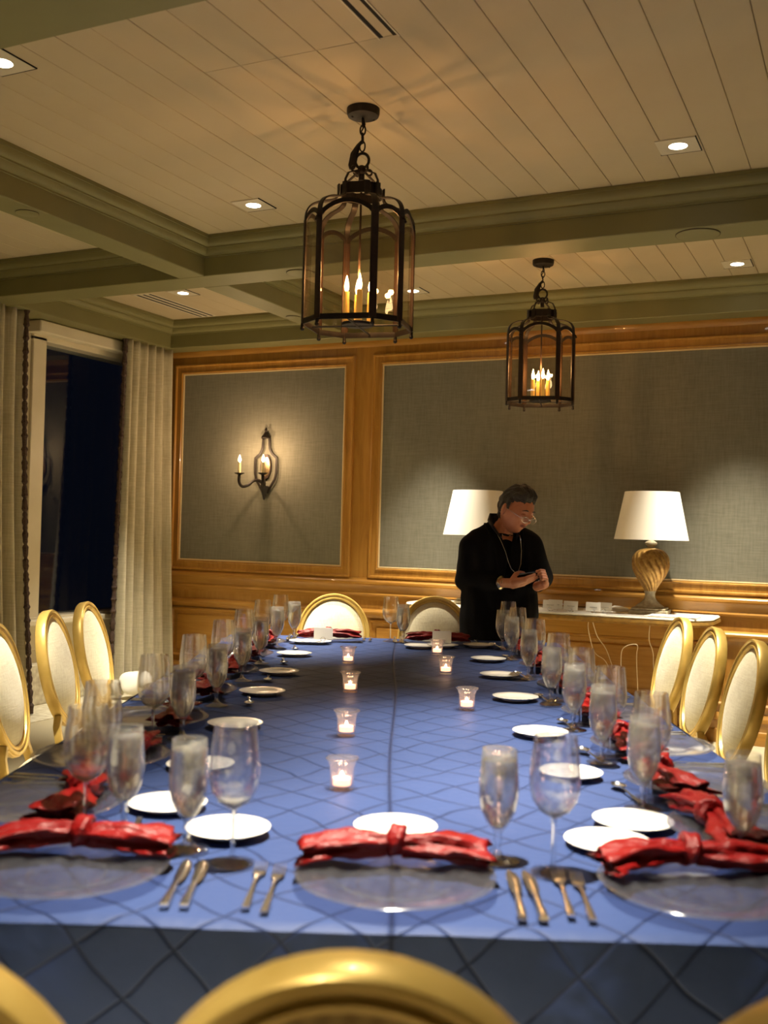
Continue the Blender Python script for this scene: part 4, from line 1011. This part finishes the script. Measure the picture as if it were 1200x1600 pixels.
# hair: thick, combed back from the forehead, greying at the sides
hr = bmesh.new(); bmesh.ops.create_uvsphere(hr, u_segments=120, v_segments=80, radius=1)
dele = []
for v in hr.verts:
    d = v.co.normalized(); x, y, z = d
    line = .66 - .20 * abs(x) + .03 * math.sin(17 * x) if y < -.34 else max((.66 - .20 * abs(x)) + (y + .34) * -1.15, .17) if y < .18 else .17 - (y - .18) * 3.2
    line = max(line, -.60)
    if -.22 < y < .02 and abs(x) > .80: line = min(line, .06)
    k = min(1, max(0, (z - line) / .16))
    if z < line - .05: dele.append(v)
    p = Vector((x * .076, y * .102 if y > 0 else y * .096, z * .118)); 
    if z < 0: p.x *= 1 - .24 * (-z) ** 1.3; p.y *= 1 - .40 * (-z) if y > 0 else 1
    th = .0012 + k ** .8 * (.006 + .009 * max(0, z) + .012 * max(0, z) * max(0, -y + .3))
    wv = .0035 * math.sin(22 * x + 6 * y) + .0025 * math.sin(9 * math.atan2(x, z) + 14 * y) + .002 * math.sin(60 * x + 3 * y)
    v.co = p + d * (th + k * wv)
bmesh.ops.delete(hr, geom=dele, context='VERTS')
MB().bm(hr, HM).obj('hair', M['hair'], man, angle=180)
# glasses low on the nose
gl = MB()
for s in (-1, 1):
    gl.tube([HM @ Vector((s * .030 + .0215 * math.cos(2 * PI * k / 24), -.112 + .006 * abs(math.cos(2 * PI * k / 24)) * (1 if s * math.cos(2 * PI * k / 24) > 0 else 0), -.010 + .0145 * math.sin(2 * PI * k / 24))) for k in range(24)], .0010, 6, True)
    gl.tube([HM @ Vector(q) for q in ((s * .051, -.107, -.006), (s * .066, -.085, -.002), (s * .080, -.03, .004), (s * .083, .010, .006), (s * .082, .024, -.006))], .0011, 6)
gl.tube([HM @ Vector(q) for q in ((-.0085, -.113, -.008), (0, -.117, -.003), (.0085, -.113, -.008))], .0011, 6)
go = gl.obj('glasses', M['silver'], man)
for s in (-1, 1):
    MB().add([HM @ Vector((s * .030 + .0208 * math.cos(2 * PI * k / 20), -.1115, -.010 + .0138 * math.sin(2 * PI * k / 20))) for k in range(20)], [tuple(range(20))]).obj('lens', M['votive'], go)
# coat
ct = MB()
caps(ct, (-.105, .035, 1.25), (-.085, .03, .98), .108, .130); caps(ct, (.095, .035, 1.25), (.075, .03, .98), .104, .125); caps(ct, (-.01, .02, 1.24), (-.01, .01, 1.0), .135, .145)
caps(ct, (-.15, .03, 1.300), (-.03, .03, 1.365), .062, .066); caps(ct, (.14, .03, 1.305), (.03, .03, 1.365), .060, .066); caps(ct, (-.03, .05, 1.385), (.03, .05, 1.385), .062, .060)
caps(ct, (-.105, .03, .98), (-.100, .03, .72), .130, .138); caps(ct, (.085, .03, .98), (.085, .03, .72), .122, .128); caps(ct, (0, .03, .95), (0, .03, .72), .13, .135)
for a, b_, c in ((SHR, ELR, WRR), (SHL, ELL, WRL)):
    a, b_, c = Vector(a), Vector(b_), Vector(c); caps(ct, a, b_, .070, .066); caps(ct, b_, b_.lerp(c, .80), .066, .042)
coat = solid(ct, 'coat', M['coat'], man, .010, 3)
rr = random.Random(9)
for v in coat.data.vertices:
    x, y, z = v.co
    v.co += v.normal * (.0035 * math.sin(38 * z + 11 * x + 7 * y) * math.sin(17 * x + 9 * z) + .002 * math.sin(70 * x + 20 * z))
    if y < -.02 and abs(x - .02) < .035 and .75 < z < 1.33: v.co.y += .016 if z > 1.12 else .004          # open front
# collar and shirt front
MB().tube([(-.085, .02, 1.395), (-.080, -.05, 1.372), (-.055, -.098, 1.325), (-.03, -.125, 1.26), (-.02, -.137, 1.18), (-.02, -.140, 1.08)], [1.1, 1.1, 1.2, 1.4, 1.2, .5], 8, flat=(.026, .005)).obj('lapel', M['coat'], man)
MB().tube([(.075, .02, 1.395), (.075, -.04, 1.372), (.075, -.085, 1.325), (.066, -.118, 1.26), (.056, -.134, 1.18), (.05, -.138, 1.08)], [1.1, 1.1, 1.2, 1.4, 1.2, .5], 8, flat=(.026, .005)).obj('lapel', M['coat'], man)
MB().tube([(.064, .035, 1.425), (0, .09, 1.43), (-.070, .03, 1.43), (-.078, -.03, 1.398), (-.058, -.080, 1.362), (-.026, -.112, 1.318)], [1, 1, 1, 1.2, 1.3, .8], 8, flat=(.006, .026)).tube([(.064, .035, 1.425), (.082, -.02, 1.398), (.080, -.07, 1.362), (.062, -.112, 1.318)], [1, 1.1, 1.3, .8], 8, flat=(.006, .026)).obj('shirt_collar', M['shirt'], man)
MB().ball((-.018, -.104, 1.333), .004, 8, 6).obj('button', M['silver'], man)
# trousers, shoes
tr = MB()
for s, x in ((-1, -.07), (1, .11)):
    caps(tr, (s * .075 + .01, .03, .90), (x, .03, .50), .105, .078); caps(tr, (x, .03, .50), (x, .04, .10), .076, .066)
    sh = MB(); caps(sh, (x, .05, .048), (x + .01, -.13, .040), .046, .040); 
    sh.v = [(a, b_, max(.0, c)) for a, b_, c in sh.v]; sh.obj('shoe', M['phone'], man)
solid(tr, 'trousers', M['coat'], man, .012, 3)
# long thin neck chain, watch, cuffs, ring of shirt at cuffs
ch = [(-.050, -.095, 1.345), (-.028, -.135, 1.30), (-.004, -.165, 1.24), (.010, -.178, 1.19), (.028, -.182, 1.148), (.048, -.182, 1.130), (.068, -.182, 1.138), (.080, -.178, 1.175), (.084, -.160, 1.25), (.082, -.125, 1.31), (.076, -.09, 1.345)]
MB().tube([Vector(a).lerp(Vector(b_), q / 3) for a, b_ in zip(ch, ch[1:]) for q in range(3)], .0015, 6).obj('neck_chain', M['silver'], man)
wv_ = (Vector(WRR) - Vector(ELR)).normalized(); wc = Vector(WRR) - wv_ * .012; sx_ = wv_.cross(Vector((0, 0, 1))).normalized(); sy_ = wv_.cross(sx_)
wt = MB().tube([wc + (sx_ * math.cos(2 * PI * k / 24) + sy_ * math.sin(2 * PI * k / 24)) * .031 for k in range(24)], 1., 8, True, flat=(.004, .009))
q = wc - sx_ * .0 + Vector((.006, -.034, .004)); wt.ball(q, (.014, .006, .014), 14, 8); wt.obj('wristwatch', mat('gold_steel_watch', (.75, .62, .40), .25, 1.), man)
lc = Vector(WRL).lerp(Vector(ELL), .16); lv = (Vector(ELL) - Vector(WRL)).normalized()
caps(MB(), lc, lc, .03, .03)
b = MB(); caps(b, lc - lv * .004, lc + lv * .02, .033, .036); b.obj('shirt_cuff', M['paper'], man)
# the phone, held
b = MB().cbox(-.072, .072, -.036, .036, -.004, .004, .003)
b.xf(Matrix((( PX.x, PY.x, PN.x, PC.x), (PX.y, PY.y, PN.y, PC.y), (PX.z, PY.z, PN.z, PC.z), (0, 0, 0, 1))))
t = thing('mobile_phone', "dark mobile phone held in the standing man's hands", 'phone', None, TW(MU, MV), TA)
b.obj('case', M['phone'], t, smooth=False)
b = MB().cbox(-.068, .068, -.032, .032, .0035, .0048, .0004).xf(Matrix((( PX.x, PY.x, PN.x, PC.x), (PX.y, PY.y, PN.y, PC.y), (PX.z, PY.z, PN.z, PC.z), (0, 0, 0, 1))))
b.obj('screen', mat('phone_screen', (.03, .03, .035), .1, emit=(.7, .8, 1.), es=.25), t, smooth=False)
